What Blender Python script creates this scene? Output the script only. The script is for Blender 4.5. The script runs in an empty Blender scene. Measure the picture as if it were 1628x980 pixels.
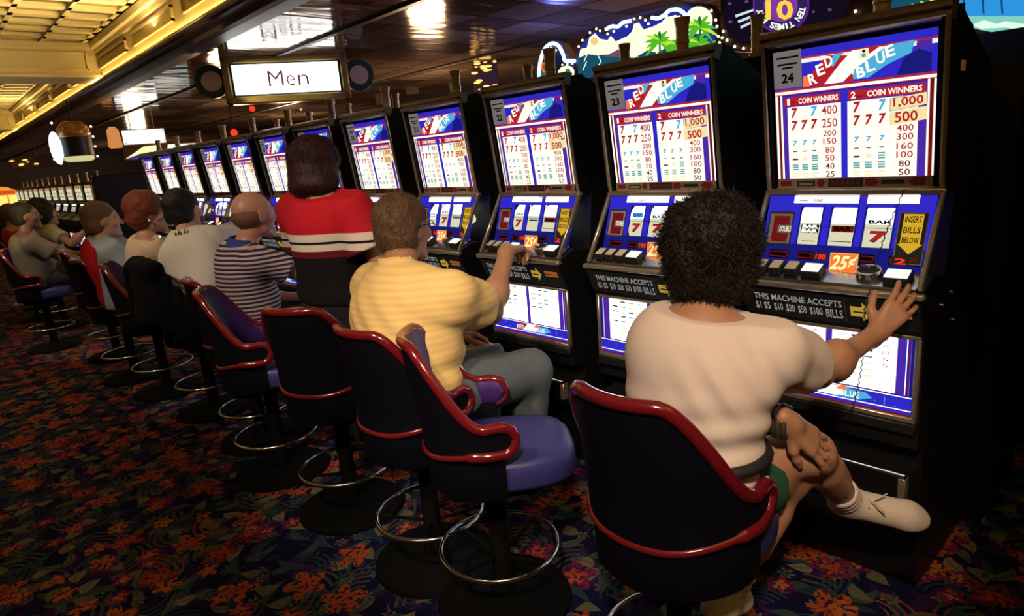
import bpy, bmesh, math, random
import numpy as np
from mathutils import Vector, Matrix
random.seed(7); PI=math.pi
SC=bpy.context.scene; COL=SC.collection
V=Vector
def sstep(a,b,x):
    t=min(1,max(0,(x-a)/(b-a))); return t*t*(3-2*t)
# ------------------------------------------------------------------ materials
MATS={}
def nmat(name):
    m=bpy.data.materials.new(name); m.use_nodes=True
    return m, m.node_tree.nodes, m.node_tree.links, m.node_tree.nodes['Principled BSDF']
def pm(name,col,rough=.5,metal=0.,spec=.5,coat=0.,noise=0.,nscale=30.,bump=0.,sheen=0.,sss=0.):
    if name in MATS: return MATS[name]
    m,N,L,b=nmat(name)
    b.inputs['Base Color'].default_value=(*col,1); b.inputs['Roughness'].default_value=rough
    b.inputs['Metallic'].default_value=metal; b.inputs['Specular IOR Level'].default_value=spec
    b.inputs['Coat Weight'].default_value=coat; b.inputs['Sheen Weight'].default_value=sheen
    if sss>0:
        b.inputs['Subsurface Weight'].default_value=sss; b.inputs['Subsurface Radius'].default_value=(.012,.005,.003)
    tc=N.new('ShaderNodeTexCoord'); nt=N.new('ShaderNodeTexNoise'); nt.inputs['Scale'].default_value=nscale; nt.inputs['Detail'].default_value=4
    L.new(tc.outputs['Object'],nt.inputs['Vector'])
    mx=N.new('ShaderNodeMixRGB'); mx.blend_type='MULTIPLY'; mx.inputs[0].default_value=noise
    mx.inputs[1].default_value=(*col,1); L.new(nt.outputs['Fac'],mx.inputs[2]); L.new(mx.outputs[0],b.inputs['Base Color'])
    if bump>0:
        bp=N.new('ShaderNodeBump'); bp.inputs['Strength'].default_value=bump; bp.inputs['Distance'].default_value=.01
        L.new(nt.outputs['Fac'],bp.inputs['Height']); L.new(bp.outputs[0],b.inputs['Normal'])
    MATS[name]=m; return m
def em(name,col,s=1.,sample=False):
    if name in MATS: return MATS[name]
    m=bpy.data.materials.new(name); m.use_nodes=True; N=m.node_tree.nodes; N.clear()
    o=N.new('ShaderNodeOutputMaterial'); e=N.new('ShaderNodeEmission')
    e.inputs[0].default_value=(*col,1); e.inputs[1].default_value=s
    m.node_tree.links.new(e.outputs[0],o.inputs[0])
    m.cycles.emission_sampling='FRONT_BACK' if sample else 'NONE'
    MATS[name]=m; return m
def bands(name,stops,axis='Z',rough=.85,base=None):
    """fabric whose colour changes in bands along the object's height: stops=[(z,col)]"""
    m,N,L,b=nmat(name); b.inputs['Roughness'].default_value=rough; b.inputs['Specular IOR Level'].default_value=.2
    g=N.new('ShaderNodeNewGeometry'); s=N.new('ShaderNodeSeparateXYZ'); L.new(g.outputs['Position'],s.inputs[0])
    lo,hi=stops[0][0],stops[-1][0]+.01
    mr=N.new('ShaderNodeMapRange'); mr.inputs[1].default_value=lo; mr.inputs[2].default_value=hi
    L.new(s.outputs[axis],mr.inputs[0])
    r=N.new('ShaderNodeValToRGB'); r.color_ramp.interpolation='CONSTANT'
    E=r.color_ramp.elements
    E[0].position=0; E[0].color=(*stops[0][1],1); E.remove(E[1])
    for z,c in stops[1:]:
        e=E.new((z-lo)/(hi-lo)); e.color=(*c,1)
    L.new(mr.outputs[0],r.inputs[0]); L.new(r.outputs[0],b.inputs['Base Color'])
    return m
def stripes(name,c1,c2,period,duty=.5,rough=.85,soft=False,axis='Z'):
    m,N,L,b=nmat(name); b.inputs['Roughness'].default_value=rough; b.inputs['Specular IOR Level'].default_value=.2
    g=N.new('ShaderNodeNewGeometry'); s=N.new('ShaderNodeSeparateXYZ'); L.new(g.outputs['Position'],s.inputs[0])
    mul=N.new('ShaderNodeMath'); mul.operation='MULTIPLY'; mul.inputs[1].default_value=1/period; L.new(s.outputs[axis],mul.inputs[0])
    fr=N.new('ShaderNodeMath'); fr.operation='FRACT'; L.new(mul.outputs[0],fr.inputs[0])
    r=N.new('ShaderNodeValToRGB'); r.color_ramp.interpolation='EASE' if soft else 'CONSTANT'
    r.color_ramp.elements[0].color=(*c1,1); r.color_ramp.elements[1].color=(*c2,1); r.color_ramp.elements[1].position=duty
    if soft:
        e=r.color_ramp.elements.new(1.0); e.color=(*c1,1)
    L.new(fr.outputs[0],r.inputs[0]); L.new(r.outputs[0],b.inputs['Base Color'])
    return m
# ------------------------------------------------------------------ mesh builder
class MB:
    def __init__(s): s.v=[]; s.f=[]; s.mi=[]; s.m=[]
    def mid(s,m):
        if m not in s.m: s.m.append(m)
        return s.m.index(m)
    def add(s,vs,fs,m,M=None):
        o=len(s.v); k=s.mid(m)
        s.v+=[(M@V(p))[:] if M else tuple(p) for p in vs]
        for f in fs: s.f.append([i+o for i in f]); s.mi.append(k)
    def box(s,lo,hi,m,bev=0,M=None,seg=1):
        if bev<=0:
            (a,b,c),(d,e,f)=lo,hi
            vs=[(a,b,c),(d,b,c),(d,e,c),(a,e,c),(a,b,f),(d,b,f),(d,e,f),(a,e,f)]
            s.add(vs,[(3,2,1,0),(4,5,6,7),(0,1,5,4),(1,2,6,5),(2,3,7,6),(3,0,4,7)],m,M); return
        bm=bmesh.new(); bmesh.ops.create_cube(bm,size=1)
        for v in bm.verts:
            v.co=V([lo[i]+(hi[i]-lo[i])*(v.co[i]+.5) for i in range(3)])
        bmesh.ops.bevel(bm,geom=bm.edges[:],offset=bev,segments=seg,profile=.5,affect='EDGES')
        s.bm(bm,m,M)
    def bm(s,bm,m,M=None):
        bm.verts.ensure_lookup_table(); bm.verts.index_update()
        s.add([v.co[:] for v in bm.verts],[[v.index for v in f.verts] for f in bm.faces],m,M); bm.free()
    def tube(s,path,r,m,n=8,closed=False,cap=True,M=None):
        path=[V(p) for p in path]; K=len(path); vs=[]; fs=[]
        rs=r if isinstance(r,(list,tuple)) else [r]*K
        pn=None
        for i,p in enumerate(path):
            if closed: t=path[(i+1)%K]-path[i-1]
            else: t=path[min(i+1,K-1)]-path[max(i-1,0)]
            t.normalize()
            if pn is None:
                a=V((0,0,1)) if abs(t.z)<.9 else V((1,0,0)); pn=t.cross(a).normalized()
            else:
                pn=(pn-t*pn.dot(t)); pn.normalize()
            b=t.cross(pn)
            for j in range(n):
                a=2*PI*j/n; vs.append(p+(pn*math.cos(a)+b*math.sin(a))*rs[i])
        for i in range(K if closed else K-1):
            i2=(i+1)%K
            for j in range(n):
                j2=(j+1)%n; fs.append((i*n+j,i*n+j2,i2*n+j2,i2*n+j))
        if cap and not closed:
            fs.append(tuple(range(n-1,-1,-1))); fs.append(tuple(range((K-1)*n,K*n)))
        s.add(vs,fs,m,M)
    def lathe(s,prof,m,n=20,M=None):
        vs=[];fs=[];K=len(prof)
        for r,z in prof:
            for j in range(n):
                a=2*PI*j/n; vs.append((r*math.cos(a),r*math.sin(a),z))
        for i in range(K-1):
            for j in range(n):
                j2=(j+1)%n; fs.append((i*n+j,i*n+j2,(i+1)*n+j2,(i+1)*n+j))
        fs.append(tuple(range(n-1,-1,-1))); fs.append(tuple(range((K-1)*n,K*n)))
        s.add(vs,fs,m,M)
    def prism(s,poly,x0,x1,m,M=None):
        """poly of (y,z) swept along x"""
        n=len(poly); vs=[(x0,y,z) for y,z in poly]+[(x1,y,z) for y,z in poly]
        fs=[tuple(range(n-1,-1,-1)),tuple(range(n,2*n))]+[(i,(i+1)%n,n+(i+1)%n,n+i) for i in range(n)]
        s.add(vs,fs,m,M)
    def sph(s,c,r,m,n=10,M=None,sc=(1,1,1)):
        bm=bmesh.new(); bmesh.ops.create_uvsphere(bm,u_segments=n,v_segments=max(4,n//2+1),radius=r)
        for v in bm.verts: v.co=V((v.co.x*sc[0],v.co.y*sc[1],v.co.z*sc[2]))+V(c)
        s.bm(bm,m,M)
    def mesh(s,name,smooth=None):
        me=bpy.data.meshes.new(name); me.from_pydata(s.v,[],s.f)
        for m in s.m: me.materials.append(m)
        me.polygons.foreach_set('material_index',s.mi)
        bm=bmesh.new(); bm.from_mesh(me); bmesh.ops.recalc_face_normals(bm,faces=bm.faces[:]) if smooth!='keep' else None
        bm.to_mesh(me); bm.free()
        if smooth and smooth!='keep':
            me.polygons.foreach_set('use_smooth',[True]*len(me.polygons)); me.set_sharp_from_angle(angle=math.radians(smooth))
        me.update(); return me
def inst(name,me,parent=None,loc=None,rotz=0,kind=None,label=None):
    o=bpy.data.objects.new(name,me); COL.objects.link(o)
    if parent is not None: o.parent=parent
    if loc is not None: o.location=loc
    if rotz: o.rotation_euler=(0,0,rotz)
    if kind: o['kind']=kind
    if label: o['label']=label
    return o
def build(mb,name,parent=None,smooth=None,**k): return inst(name,mb.mesh(name,smooth),parent,**k)
def thing(name,label,cat,loc=(0,0,0),rotz=0,group=None,me=None):
    o=bpy.data.objects.new(name,me); COL.objects.link(o); o.location=loc; o.rotation_euler=(0,0,rotz)
    o['label']=label; o['category']=cat
    if group: o['group']=group
    return o
def struct(mb,name,smooth=None):
    o=build(mb,name,None,smooth); o['kind']='structure'; return o
def copy_thing(root,loc,rotz,label):
    r=root.copy(); COL.objects.link(r); r.location=loc; r.rotation_euler=(0,0,rotz); r['label']=label
    for ch in list(root.children):
        c=ch.copy(); COL.objects.link(c); c.parent=r
        for g in ch.children:
            d=g.copy(); COL.objects.link(d); d.parent=c
    return r
# ------------------------------------------------------------------ lettering
TXT={}
def text_geo(body,bold=.0):
    key=(body,bold)
    if key in TXT: return TXT[key]
    cu=bpy.data.curves.new('lettering','FONT'); cu.body=body; cu.resolution_u=2; cu.offset=bold; cu.fill_mode='FRONT'
    ob=bpy.data.objects.new('lettering',cu); COL.objects.link(ob); bpy.context.view_layer.update()
    me=bpy.data.meshes.new_from_object(ob.evaluated_get(bpy.context.evaluated_depsgraph_get()))
    vs=np.array([v.co[:2] for v in me.vertices]) if len(me.vertices) else np.zeros((1,2)); fs=[tuple(p.vertices) for p in me.polygons]
    bpy.data.objects.remove(ob); bpy.data.curves.remove(cu); bpy.data.meshes.remove(me)
    lo=vs.min(0); hi=vs.max(0); vs=(vs-lo)/np.maximum(hi-lo,1e-6)
    TXT[key]=(vs,fs,(hi-lo)); return TXT[key]
class Print:
    """flat printed artwork laid on a plane: o + u*ex + v*ey, lifted by layer along n"""
    def __init__(s,mb,o,ex,ey,W,H):
        s.mb=mb; s.o=V(o); s.ex=V(ex).normalized()*W; s.ey=V(ey).normalized()*H; s.n=s.ex.cross(s.ey).normalized()
    def p(s,u,v,l): return s.o+s.ex*u+s.ey*v+s.n*(.0005*l)
    def poly(s,pts,m,l=1): s.mb.add([s.p(u,v,l) for u,v in pts],[tuple(range(len(pts)))],m)
    def rect(s,u0,v0,u1,v1,m,l=1): s.poly([(u0,v0),(u1,v0),(u1,v1),(u0,v1)],m,l)
    def text(s,body,u0,v0,u1,v1,m,l=2,bold=.02,rot=0,shear=0):
        vs,fs,_=text_geo(body,bold)
        cu,cv=(u0+u1)/2,(v0+v1)/2; asp=s.ey.length/s.ex.length
        c,sn=math.cos(rot),math.sin(rot); out=[]
        for x,y in vs:
            a=(x-.5)*(u1-u0)+shear*(y-.5)*(v1-v0); b=(y-.5)*(v1-v0)*asp
            out.append(s.p(cu+a*c-b*sn,cv+(a*sn+b*c)/asp,l))
        s.mb.add(out,fs,m)
    def disc(s,u,v,r,m,l=1,n=20,r2=None):
        asp=s.ex.length/s.ey.length
        P=[(u+r*math.cos(2*PI*i/n),v+r*asp*math.sin(2*PI*i/n)) for i in range(n)]
        if r2 is None: s.poly(P,m,l)
        else:
            Q=[(u+r2*math.cos(2*PI*i/n),v+r2*asp*math.sin(2*PI*i/n)) for i in range(n)]
            for i in range(n): s.poly([P[i],P[(i+1)%n],Q[(i+1)%n],Q[i]],m,l)
# ------------------------------------------------------------------ shared materials
BLACK=pm('black_laminate',(.006,.006,.007),.45,spec=.25,noise=.4)
BLACKM=pm('black_metal',(.01,.01,.011),.4,spec=.3)
CHROME=pm('chrome',(.62,.6,.57),.16,metal=1)
CHROME_D=pm('worn_chrome',(.46,.39,.31),.28,metal=.7,noise=.5,nscale=60)
BRASS=pm('antique_brass',(.62,.44,.13),.3,metal=.55,noise=.4,nscale=40)
BAMBOO=pm('bronze_tube',(.55,.41,.27),.35,metal=.3,noise=.5,nscale=50)
W_=em('lit_white',(1,.985,.84),1.12,True)
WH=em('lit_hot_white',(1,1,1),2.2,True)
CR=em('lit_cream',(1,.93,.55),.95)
YL=em('lit_yellow_sticker',(1,.82,.42),.95)
RD=em('lit_red',(.62,.02,.03),.75); RDK=em('lit_dark_red',(.3,.012,.012),.6)
BL=em('lit_blue',(.04,.03,.75),.75); BLD=em('lit_navy',(.015,.015,.28),.7); PU=em('lit_violet',(.1,.03,.5),.75)
CY=em('lit_light_blue',(.09,.52,.85),.85); TEAL=em('lit_teal',(.12,.45,.5),.8)
INK=em('lit_black_ink',(.004,.004,.004),.5); GREYC=pm('grey_card',(.13,.12,.12),.7,noise=.3)
INKP=pm('black_ink',(.008,.008,.008),.7)
LED=em('red_led',(1,.03,.02),1.1); ORG=em('lit_orange',(1,.2,.04),1.0); ORGL=em('lit_orange_light',(1,.45,.2),1.1)
# ------------------------------------------------------------------ slot machine meshes (local: x right, y into machine, z up, player at -y)
MW=.53
GL0,GL1=1.378,1.79            # pay glass z
def lean(z): return -.05*(z-GL0)/(GL1-GL0)
SM=[]                          # (object name, mesh, subparts)
def mk():
    parts=[]
    def add(name,mb,smooth=None): parts.append((name,mb.mesh(name,smooth)))
    # lower cabinet, wide body
    b=MB(); w=.275
    prof=[(0,1.345),(.06,1.34),(.03,1.075),(-.09,1.092),(-.165,1.06),(-.185,1.05),(-.185,1.03),(-.145,.93),(-.13,.90),(-.12,.60),(-.12,.545),(-.05,.53),(-.05,.05),(-.02,0),(.5,0),(.5,1.345)]
    b.prism(prof,-w,w,BLACK); add('cabinet',b)
    # upper box with sides sloping down to the back
    b=MB(); w=.262
    b.prism([(.02,1.345),(lean(1.80)+.02,1.80),(lean(1.83)+.0,1.835),(.05,1.845),(.42,1.70),(.46,1.345)],-w,w,BLACK); add('top_box',b)
    # side cheeks of top box, protruding at the front
    for s in(-1,1):
        b=MB(); x0,x1=sorted((s*.246,s*.268))
        b.prism([(-.012,1.345),(lean(1.5)-.018,1.5),(lean(1.7)-.022,1.7),(lean(1.82)-.03,1.835),(.05,1.85),(.06,1.345)],x0,x1,BLACK); add('side_panel',b)
    # chrome frame of pay glass: tubes at the sides, moulded bar at the top
    b=MB()
    for s in(-1,1):
        b.tube([(s*.262,-.014+.0*z,z) if z<1.36 else (s*.262,lean(z)-.024,z) for z in(1.34,1.38,1.5,1.6,1.7,1.815)],.0075,CHROME_D,8)
    y=lean(1.82)
    b.prism([(y+.01,1.80),(y-.02,1.803),(y-.03,1.812),(y-.03,1.822),(y-.022,1.828),(y-.034,1.834),(y-.034,1.846),(y-.02,1.855),(y+.03,1.852)],-.272,.272,CHROME_D)
    b.box((-.25,-.012,1.338),(.25,.02,1.346),CHROME_D,.002)
    add('trim_frame',b,40)
    # pay glass
    b=MB(); P=Print(b,(-.235,lean(GL0)-.006,GL0),(1,0,0),(0,lean(GL1)-lean(GL0),GL1-GL0),.47,GL1-GL0)
    P.rect(0,0,1,1,BLD,0)
    P.rect(.0,.715,1,.945,BL,1); P.rect(0,.945,1,1,BL,1); P.rect(0,.93,1,.943,RD,2); P.rect(0,.90,1,.93,W_,1)
    # logo: red left, white swoosh, light-blue right
    P.poly([(.2,.72),(.36,.72),(.52,.9),(.36,.93),(.27,.83)],RD,2)
    P.poly([(.20,.72),(.25,.72),(.25,.80),(.2,.80)],ORG,3)
    P.poly([(.34,.72),(.50,.72),(.60,.80),(.70,.93),(.52,.935),(.44,.85)],W_,3)
    P.poly([(.40,.84),(.44,.90),(.47,.93),(.41,.93),(.37,.87)],CY,4)
    P.poly([(.46,.72),(.53,.72),(.52,.78)],RD,4)
    P.poly([(.60,.88),(.68,.93),(.60,.935)],RD,4)
    P.poly([(.52,.73),(.62,.73),(.72,.80),(.86,.86),(.88,.94),(.74,.935),(.62,.86),(.53,.80)],CY,4)
    P.poly([(.78,.72),(.97,.72),(.97,.84),(.90,.88),(.82,.83)],BLD,3)
    P.poly([(.88,.86),(.97,.87),(.97,.93),(.89,.93)],PU,3)
    P.rect(.56,.87,.62,.935,CR,5); P.disc(.59,.89,.013,TEAL,6,10); P.disc(.59,.918,.01,INK,6,8)
    for ch,u,v in(('R',.265,.772),('E',.318,.832),('D',.372,.885)): P.text(ch,u-.026,v-.042,u+.026,v+.042,W_,6,.03,.25)
    for ch,u,v in(('B',.572,.775),('L',.628,.81),('U',.688,.855),('E',.742,.893)): P.text(ch,u-.026,v-.04,u+.026,v+.04,W_,6,.03,.2)
    P.rect(0,.70,1,.716,RD,2); P.rect(0,.678,1,.70,W_,2); P.rect(.0,.672,1,.678,RD,3)
    # frame stripes
    P.rect(.0,0,.05,.672,W_,1); P.rect(.018,0,.036,.672,RDK,2); P.rect(.05,0,.085,.66,PU,2)
    P.rect(.953,0,1,.672,W_,1); P.rect(.966,0,.988,.672,RDK,2); P.rect(.905,0,.953,.66,PU,2)
    P.rect(.05,.575,.953,.665,PU,2); P.rect(.447,0,.488,.67,BL,4)
    P.rect(.065,.585,.44,.65,RD,3); P.rect(.495,.585,.945,.65,RD,3)
    P.text('1',.085,.593,.105,.643,W_,4,.03); P.text('ST',.112,.593,.14,.612,INK,4,.01); P.text('COIN WINNERS',.165,.595,.43,.638,W_,4,.025)
    P.text('2',.51,.593,.54,.643,W_,4,.03); P.text('ND',.548,.593,.585,.612,INK,4,.01); P.text('COIN WINNERS',.61,.595,.925,.638,W_,4,.025)
    P.rect(.085,0,.447,.575,W_,3); P.rect(.488,0,.905,.575,W_,3)
    rows=[.528,.43,.352,.29,.222,.16,.095,.032]
    for (cols,nc,vals,wd) in(((.132,.2,.268),.372,('400','250','200','150','80','50','40','25'),1.),((.545,.62,.70),.835,(None,None,'400','300','160','100','80','50'),1.1)):
        for r,v in enumerate(rows):
            val=vals[r]
            if val:
                h=.034 if r<2 else .024; w2=(.014*len(val)+.004)*wd*(1.1 if r<2 else .95)
                P.text(val,nc-w2,v-h,nc+w2,v+h,RD if r<6 else RDK,4,.01)
            P.rect(cols[0]-.03,v+.031 if r>1 else v+.046,nc+.06,v+.033 if r>1 else v+.048,CR,3.5)
            for j,u in enumerate(cols):
                if r==0:
                    if j!=1: P.text('7',u-.02,v-.04,u+.022,v+.04,RD if j==0 else CY,4,.045,0,.1)
                elif r==1: P.text('7',u-.02,v-.038,u+.022,v+.038,RD,4,.045,0,.1)
                elif r==3: P.text('7',u-.015,v-.02,u+.017,v+.02,CY,4,.045,0,.1)
                elif r==4: P.rect(u-.014,v-.004,u+.014,v+.004,INK,4); P.rect(u-.008,v-.02,u+.008,v-.015,CR,4)
                elif r==5:
                    if j==0: P.rect(u-.02,v-.008,u+.02,v+.006,RDK,4)
                    elif j==1: P.rect(u-.014,v-.015,u+.014,v+.02,CR,4)
                    else:
                        for q in range(3): P.rect(u-.021,v-.022+q*.018,u+.021,v-.010+q*.018,TEAL,4)
                elif r==6:
                    for q in range(3): P.rect(u-.021,v-.026+q*.018,u+.021,v-.014+q*.018,TEAL,4)
                elif r==7:
                    for q in range(2): P.rect(u-.021,v-.02+q*.022,u+.021,v-.006+q*.022,CR,4)
    P.poly([(.745,.475),(.955,.50),(.955,.59),(.745,.565)],INK,4.5); P.poly([(.748,.478),(.952,.503),(.952,.587),(.748,.562)],YL,5)
    P.text('1,000',.765,.497,.935,.57,RD,6,.02,.03)
    P.poly([(.745,.375),(.955,.40),(.955,.492),(.745,.467)],YL,5); P.text('500',.775,.393,.905,.468,RD,6,.02,.03)
    add('pay_glass',b,'keep')
    # symbol strip below
    b=MB(); P=Print(b,(-.235,-.008,1.345),(1,0,0),(0,0,1),.47,.033)
    STR=pm('strip_tan',(.26,.19,.15),.5,noise=.4,nscale=50); REDP=pm('dark_red_enamel',(.16,.01,.012),.4)
    P.rect(0,0,1,1,STR,0)
    P.rect(.02,.25,.1,.8,REDP,1); P.rect(.14,.2,.27,.75,INKP,1); P.rect(.155,.3,.255,.55,pm('olive_print',(.2,.2,.05),.6),2)
    P.disc(.31,.5,.03,REDP,1,6); P.rect(.36,.1,.59,.92,INKP,1)
    for q in range(6): P.rect(.38+q*.033,.3,.40+q*.033,.7,REDP,2)
    P.poly([(.60,.15),(.65,.15),(.65,.05),(.69,.5),(.65,.95),(.65,.85),(.60,.85)],REDP,1)
    P.rect(.70,.3,.84,.7,INKP,1); P.poly([(.96,.15),(.9,.15),(.9,.05),(.86,.5),(.9,.95),(.9,.85),(.96,.85)],REDP,1)
    add('symbol_strip',b,'keep')
    # reel frame
    T0,T1=V((0,-.004,1.335)),V((0,-.088,1.093))
    b=MB()
    def bar(a,c,w,h,m=CHROME_D):
        a=V(a);c=V(c); d=(c-a); L=d.length; q=d.to_track_quat('X','Z').to_matrix().to_4x4(); q.translation=a
        b.box((0,-w/2,-h/2),(L,w/2,h/2),m,min(w,h)*.25,q)
    bar((-.275,-.012,1.332),(.275,-.012,1.332),.03,.022); bar((-.267,-.012,1.335),(-.267,-.178,1.062),.014,.02); bar((.267,-.012,1.335),(.267,-.178,1.062),.014,.02)
    bar((-.285,-.188,1.048),(.285,-.188,1.048),.028,.02)
    add('reel_frame',b,40)
    # reel glass: blue plate with three window openings
    b=MB(); ey=T1*-1+T0; HH=ey.length
    P=Print(b,(-.255,T1.y-.012,T1.z),(1,0,0),ey,.51,HH)
    wins=[(.235,.365),(.43,.575),(.635,.79)]; v0,v1=.30,.79
    us=[0]+[x for w3 in wins for x in w3]+[1]
    P.rect(0,v1,1,1,BL,0); P.rect(0,0,1,v0,BLD,0)
    for i in range(0,8,2): P.rect(us[i],v0,us[i+1],v1,BL,0)
    P.rect(.17,.845,.575,.965,WH,1); P.rect(.625,.845,.91,.965,WH,1); P.rect(.585,.9,.62,.95,PU,1)
    P.text('BAR',.30,.855,.36,.90,RD,2,.03); P.rect(.205,.87,.26,.88,INK,2); P.text('400',.78,.86,.84,.885,CR,2,.01)
    P.rect(.0,.96,1,1,BLD,2)
    for s2,wv in enumerate(wins):
        for (a,c) in((wv[0]-.012,wv[0]),(wv[1],wv[1]+.012)): P.rect(a,v0-.02,c,v1+.02,BLD,1)
    P.rect(.19,.535,.83,.54,INK,1)
    for (a,c) in((.06,.19),(.25,.35),(.62,.72),(.80,.97)): 
        P.rect(a,.10,c,.21,INK,1); P.rect(a+.006,.115,c-.006,.195,RDK,2); P.rect(a+.012,.13,c-.012,.18,INK,3)
    add('reel_glass',b,'keep')
    b=MB(); P=Print(b,(-.255,T1.y-.014,T1.z),(1,0,0),ey,.51,HH)
    GB=pm('badge_grey',(.2,.2,.22),.4); RB=em('badge_red',(.3,.015,.02),.5)
    P.rect(.02,.27,.19,.73,INKP,0); P.rect(.03,.3,.18,.70,GB,1); P.rect(.055,.32,.165,.44,RB,2); P.rect(.055,.55,.165,.67,RB,2); P.rect(.055,.32,.09,.67,RB,3)
    P.rect(.1,.45,.185,.545,GB,3); P.text('DOUBLE',.105,.46,.18,.53,W_,4,.0)
    add('badge',b,'keep')
    b=MB(); P=Print(b,(-.255,T1.y-.014,T1.z),(1,0,0),ey,.51,HH)
    P.rect(.82,.12,.975,.74,pm('sign_edge',(.25,.22,.2),.4),0); P.rect(.826,.13,.97,.73,INKP,1)
    P.poly([(.845,.72),(.95,.72),(.95,.36),(.965,.36),(.9,.24),(.832,.36),(.845,.36)],em('lit_gold',(.85,.5,.03),.8),2)
    for tx,v in(('INSERT',.66),('BILLS',.53),('BELOW',.41)): P.text(tx,.853,v-.04,.943,v+.035,INK,3,.02)
    P.rect(.85,.19,.95,.2,RDK,2); P.rect(.85,.16,.95,.17,RDK,2)
    add('bill_sign',b,'keep')
    # reels
    RP=Print(MB(),(-.255,T1.y-.012,T1.z),(1,0,0),ey,.51,HH); rn=RP.n; re=RP.ey.normalized()
    def reel(kind,u0,u1):
        b=MB(); r=.11; n=14; cc=RP.p(0,(v0+v1)/2,0)-rn*(r+.004); x0=-.255+.51*u0-.008; x1=-.255+.51*u1+.008
        def q(x,a): p=cc+rn*(r*math.cos(a))+re*(r*math.sin(a)); return (x,p.y,p.z)
        A=[math.radians(-40+80*i/n) for i in range(n+1)]
        for i in range(n): b.add([q(x0,A[i]),q(x1,A[i]),q(x1,A[i+1]),q(x0,A[i+1])],[(0,1,2,3)],WH if i>=n*.52 else CR2)  # upper strip hot white, lower part dimmer: top backlight put into the colour
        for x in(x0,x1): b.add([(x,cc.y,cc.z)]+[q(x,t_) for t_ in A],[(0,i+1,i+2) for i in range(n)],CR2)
        o_=cc+rn*(r+.0012)-re*.062; P=Print(b,(-.255+.51*u0,o_.y,o_.z),(1,0,0),re,.51*(u1-u0),.124)
        if kind=='double_bar':
            for v in(.49,.37):
                P.rect(.06,v-.055,.94,v+.05,INK,1); P.text('BAR',.12,v-.04,.9,v+.038,WH,2,.04)
            P.rect(.2,.08,.85,.1,INK,1)
        if kind=='red_bar': P.rect(.05,.36,.98,.53,RDK,1); P.text('BAR',.15,.38,.9,.51,INK,2,.04); P.rect(.05,.1,.95,.12,INK,1)
        if kind=='seven': P.text('BAR',.1,.60,.95,.70,INK,1,.04); P.rect(.1,.72,.9,.74,TEAL,1); P.text('7',.2,.12,.85,.42,RDK,1,.06,0,.1); P.text('7',.24,.16,.81,.39,RD,2,.03,0,.1)
        if kind=='blue_bar': P.rect(.12,.62,.9,.78,CY,1); P.text('BAR',.18,.64,.84,.76,BL,2,.03); P.text('7',.2,.12,.85,.42,RDK,1,.06,0,.1); P.text('7',.24,.16,.81,.39,RD,2,.03,0,.1)
        if kind=='blank': P.rect(.1,.45,.9,.5,CY,1); P.rect(.1,.38,.9,.43,INK,1)
        return b.mesh('reel','keep')
    CR2=em('reel_strip_dim',(.95,.92,.62),.75)
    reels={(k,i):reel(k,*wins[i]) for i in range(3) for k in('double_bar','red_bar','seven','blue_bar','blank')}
    # button deck (sloping chrome shelf)
    b=MB(); b.prism([(-.088,1.104),(-.172,1.066),(-.172,1.058),(-.085,1.09)],-.255,.255,pm('brushed_steel_deck',(.5,.52,.56),.22,metal=1)); add('button_deck',b)
    DS=.038/.084; dz=lambda y:1.066+(y+.172)*DS
    BTN=em('button_lit',(1,.97,.85),1.1); BTNO=pm('button_ivory',(.45,.42,.3),.4)
    btns=[]
    for (x,w2,lit,yy) in((-.225,.042,0,-.136),(-.173,.042,0,-.136),(-.119,.045,0,-.136),(-.052,.064,1,-.140),(.198,.072,1,-.14)):
        b=MB(); q=Matrix.Translation((x,yy,dz(yy)))@Matrix.Rotation(math.atan(DS),4,'X')
        b.box((-w2/2,-.024,0),(w2/2,.028,.024),BLACKM,.003,q); b.box((-w2/2+.004,-.020,.0235),(w2/2-.004,.024,.028),BTN if lit else BTNO,.002,q)
        btns.append(b.mesh('button',30))
    # denomination plate
    b=MB(); P=Print(b,(-.012,-.118,1.088),(1,0,0),(0,.012,.06),.085,.062)
    b.prism([(-.116,1.085),(-.103,1.15),(-.085,1.15),(-.085,1.085)],-.013,.074,INKP); P.rect(0,0,1,1,ORGL,0); P.rect(.03,.05,.97,.95,ORG,1)
    P.text('25',.08,.12,.66,.88,em('lit_pale_yellow',(1,.8,.35),1.3),2,.03,0,.2); P.text('¢',.70,.3,.93,.85,MATS['lit_pale_yellow'],2,.03,0,.2); add('denomination_plate',b,'keep')
    for x,t in((-.075,'100'),(.16,'2')):
        b=MB(); P=Print(b,(x,-.096,1.118),(1,0,0),(0,.02,.06),.05,.026); P.rect(0,0,1,1,INKP,0); P.text(t,.2,.15,.85,.85,LED,1,.03)
        add('led_display',b,'keep')
    b=MB(); q=Matrix.Translation((.112,-.124,dz(-.124)+.004))@Matrix.Rotation(math.atan(DS),4,'X')
    b.tube([(.035*math.cos(a*PI/8),.026*math.sin(a*PI/8),.012) for a in range(16)],.006,CHROME,6,True,M=q)
    b.tube([(.033*math.cos(a*PI/8),.024*math.sin(a*PI/8),.0) for a in range(16)],.007,CHROME,6,True,M=q); b.box((-.028,-.02,0),(.028,.02,.006),INKP,0,q); add('coin_slot',b,40)
    # bill strip
    b=MB(); a=V((0,-.145,.932)); c=V((0,-.185,1.028)); ey2=c-a
    P=Print(b,(-.272,a.y-.003,a.z),(1,0,0),ey2,.544,ey2.length)
    P.rect(0,0,1,1,pm('strip_black',(.012,.012,.012),.35),0)
    LT=em('strip_lettering',(.5,.5,.47),.55)
    P.text('THIS MACHINE ACCEPTS',.07,.58,.60,.82,LT,1,.012,0,0)
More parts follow.
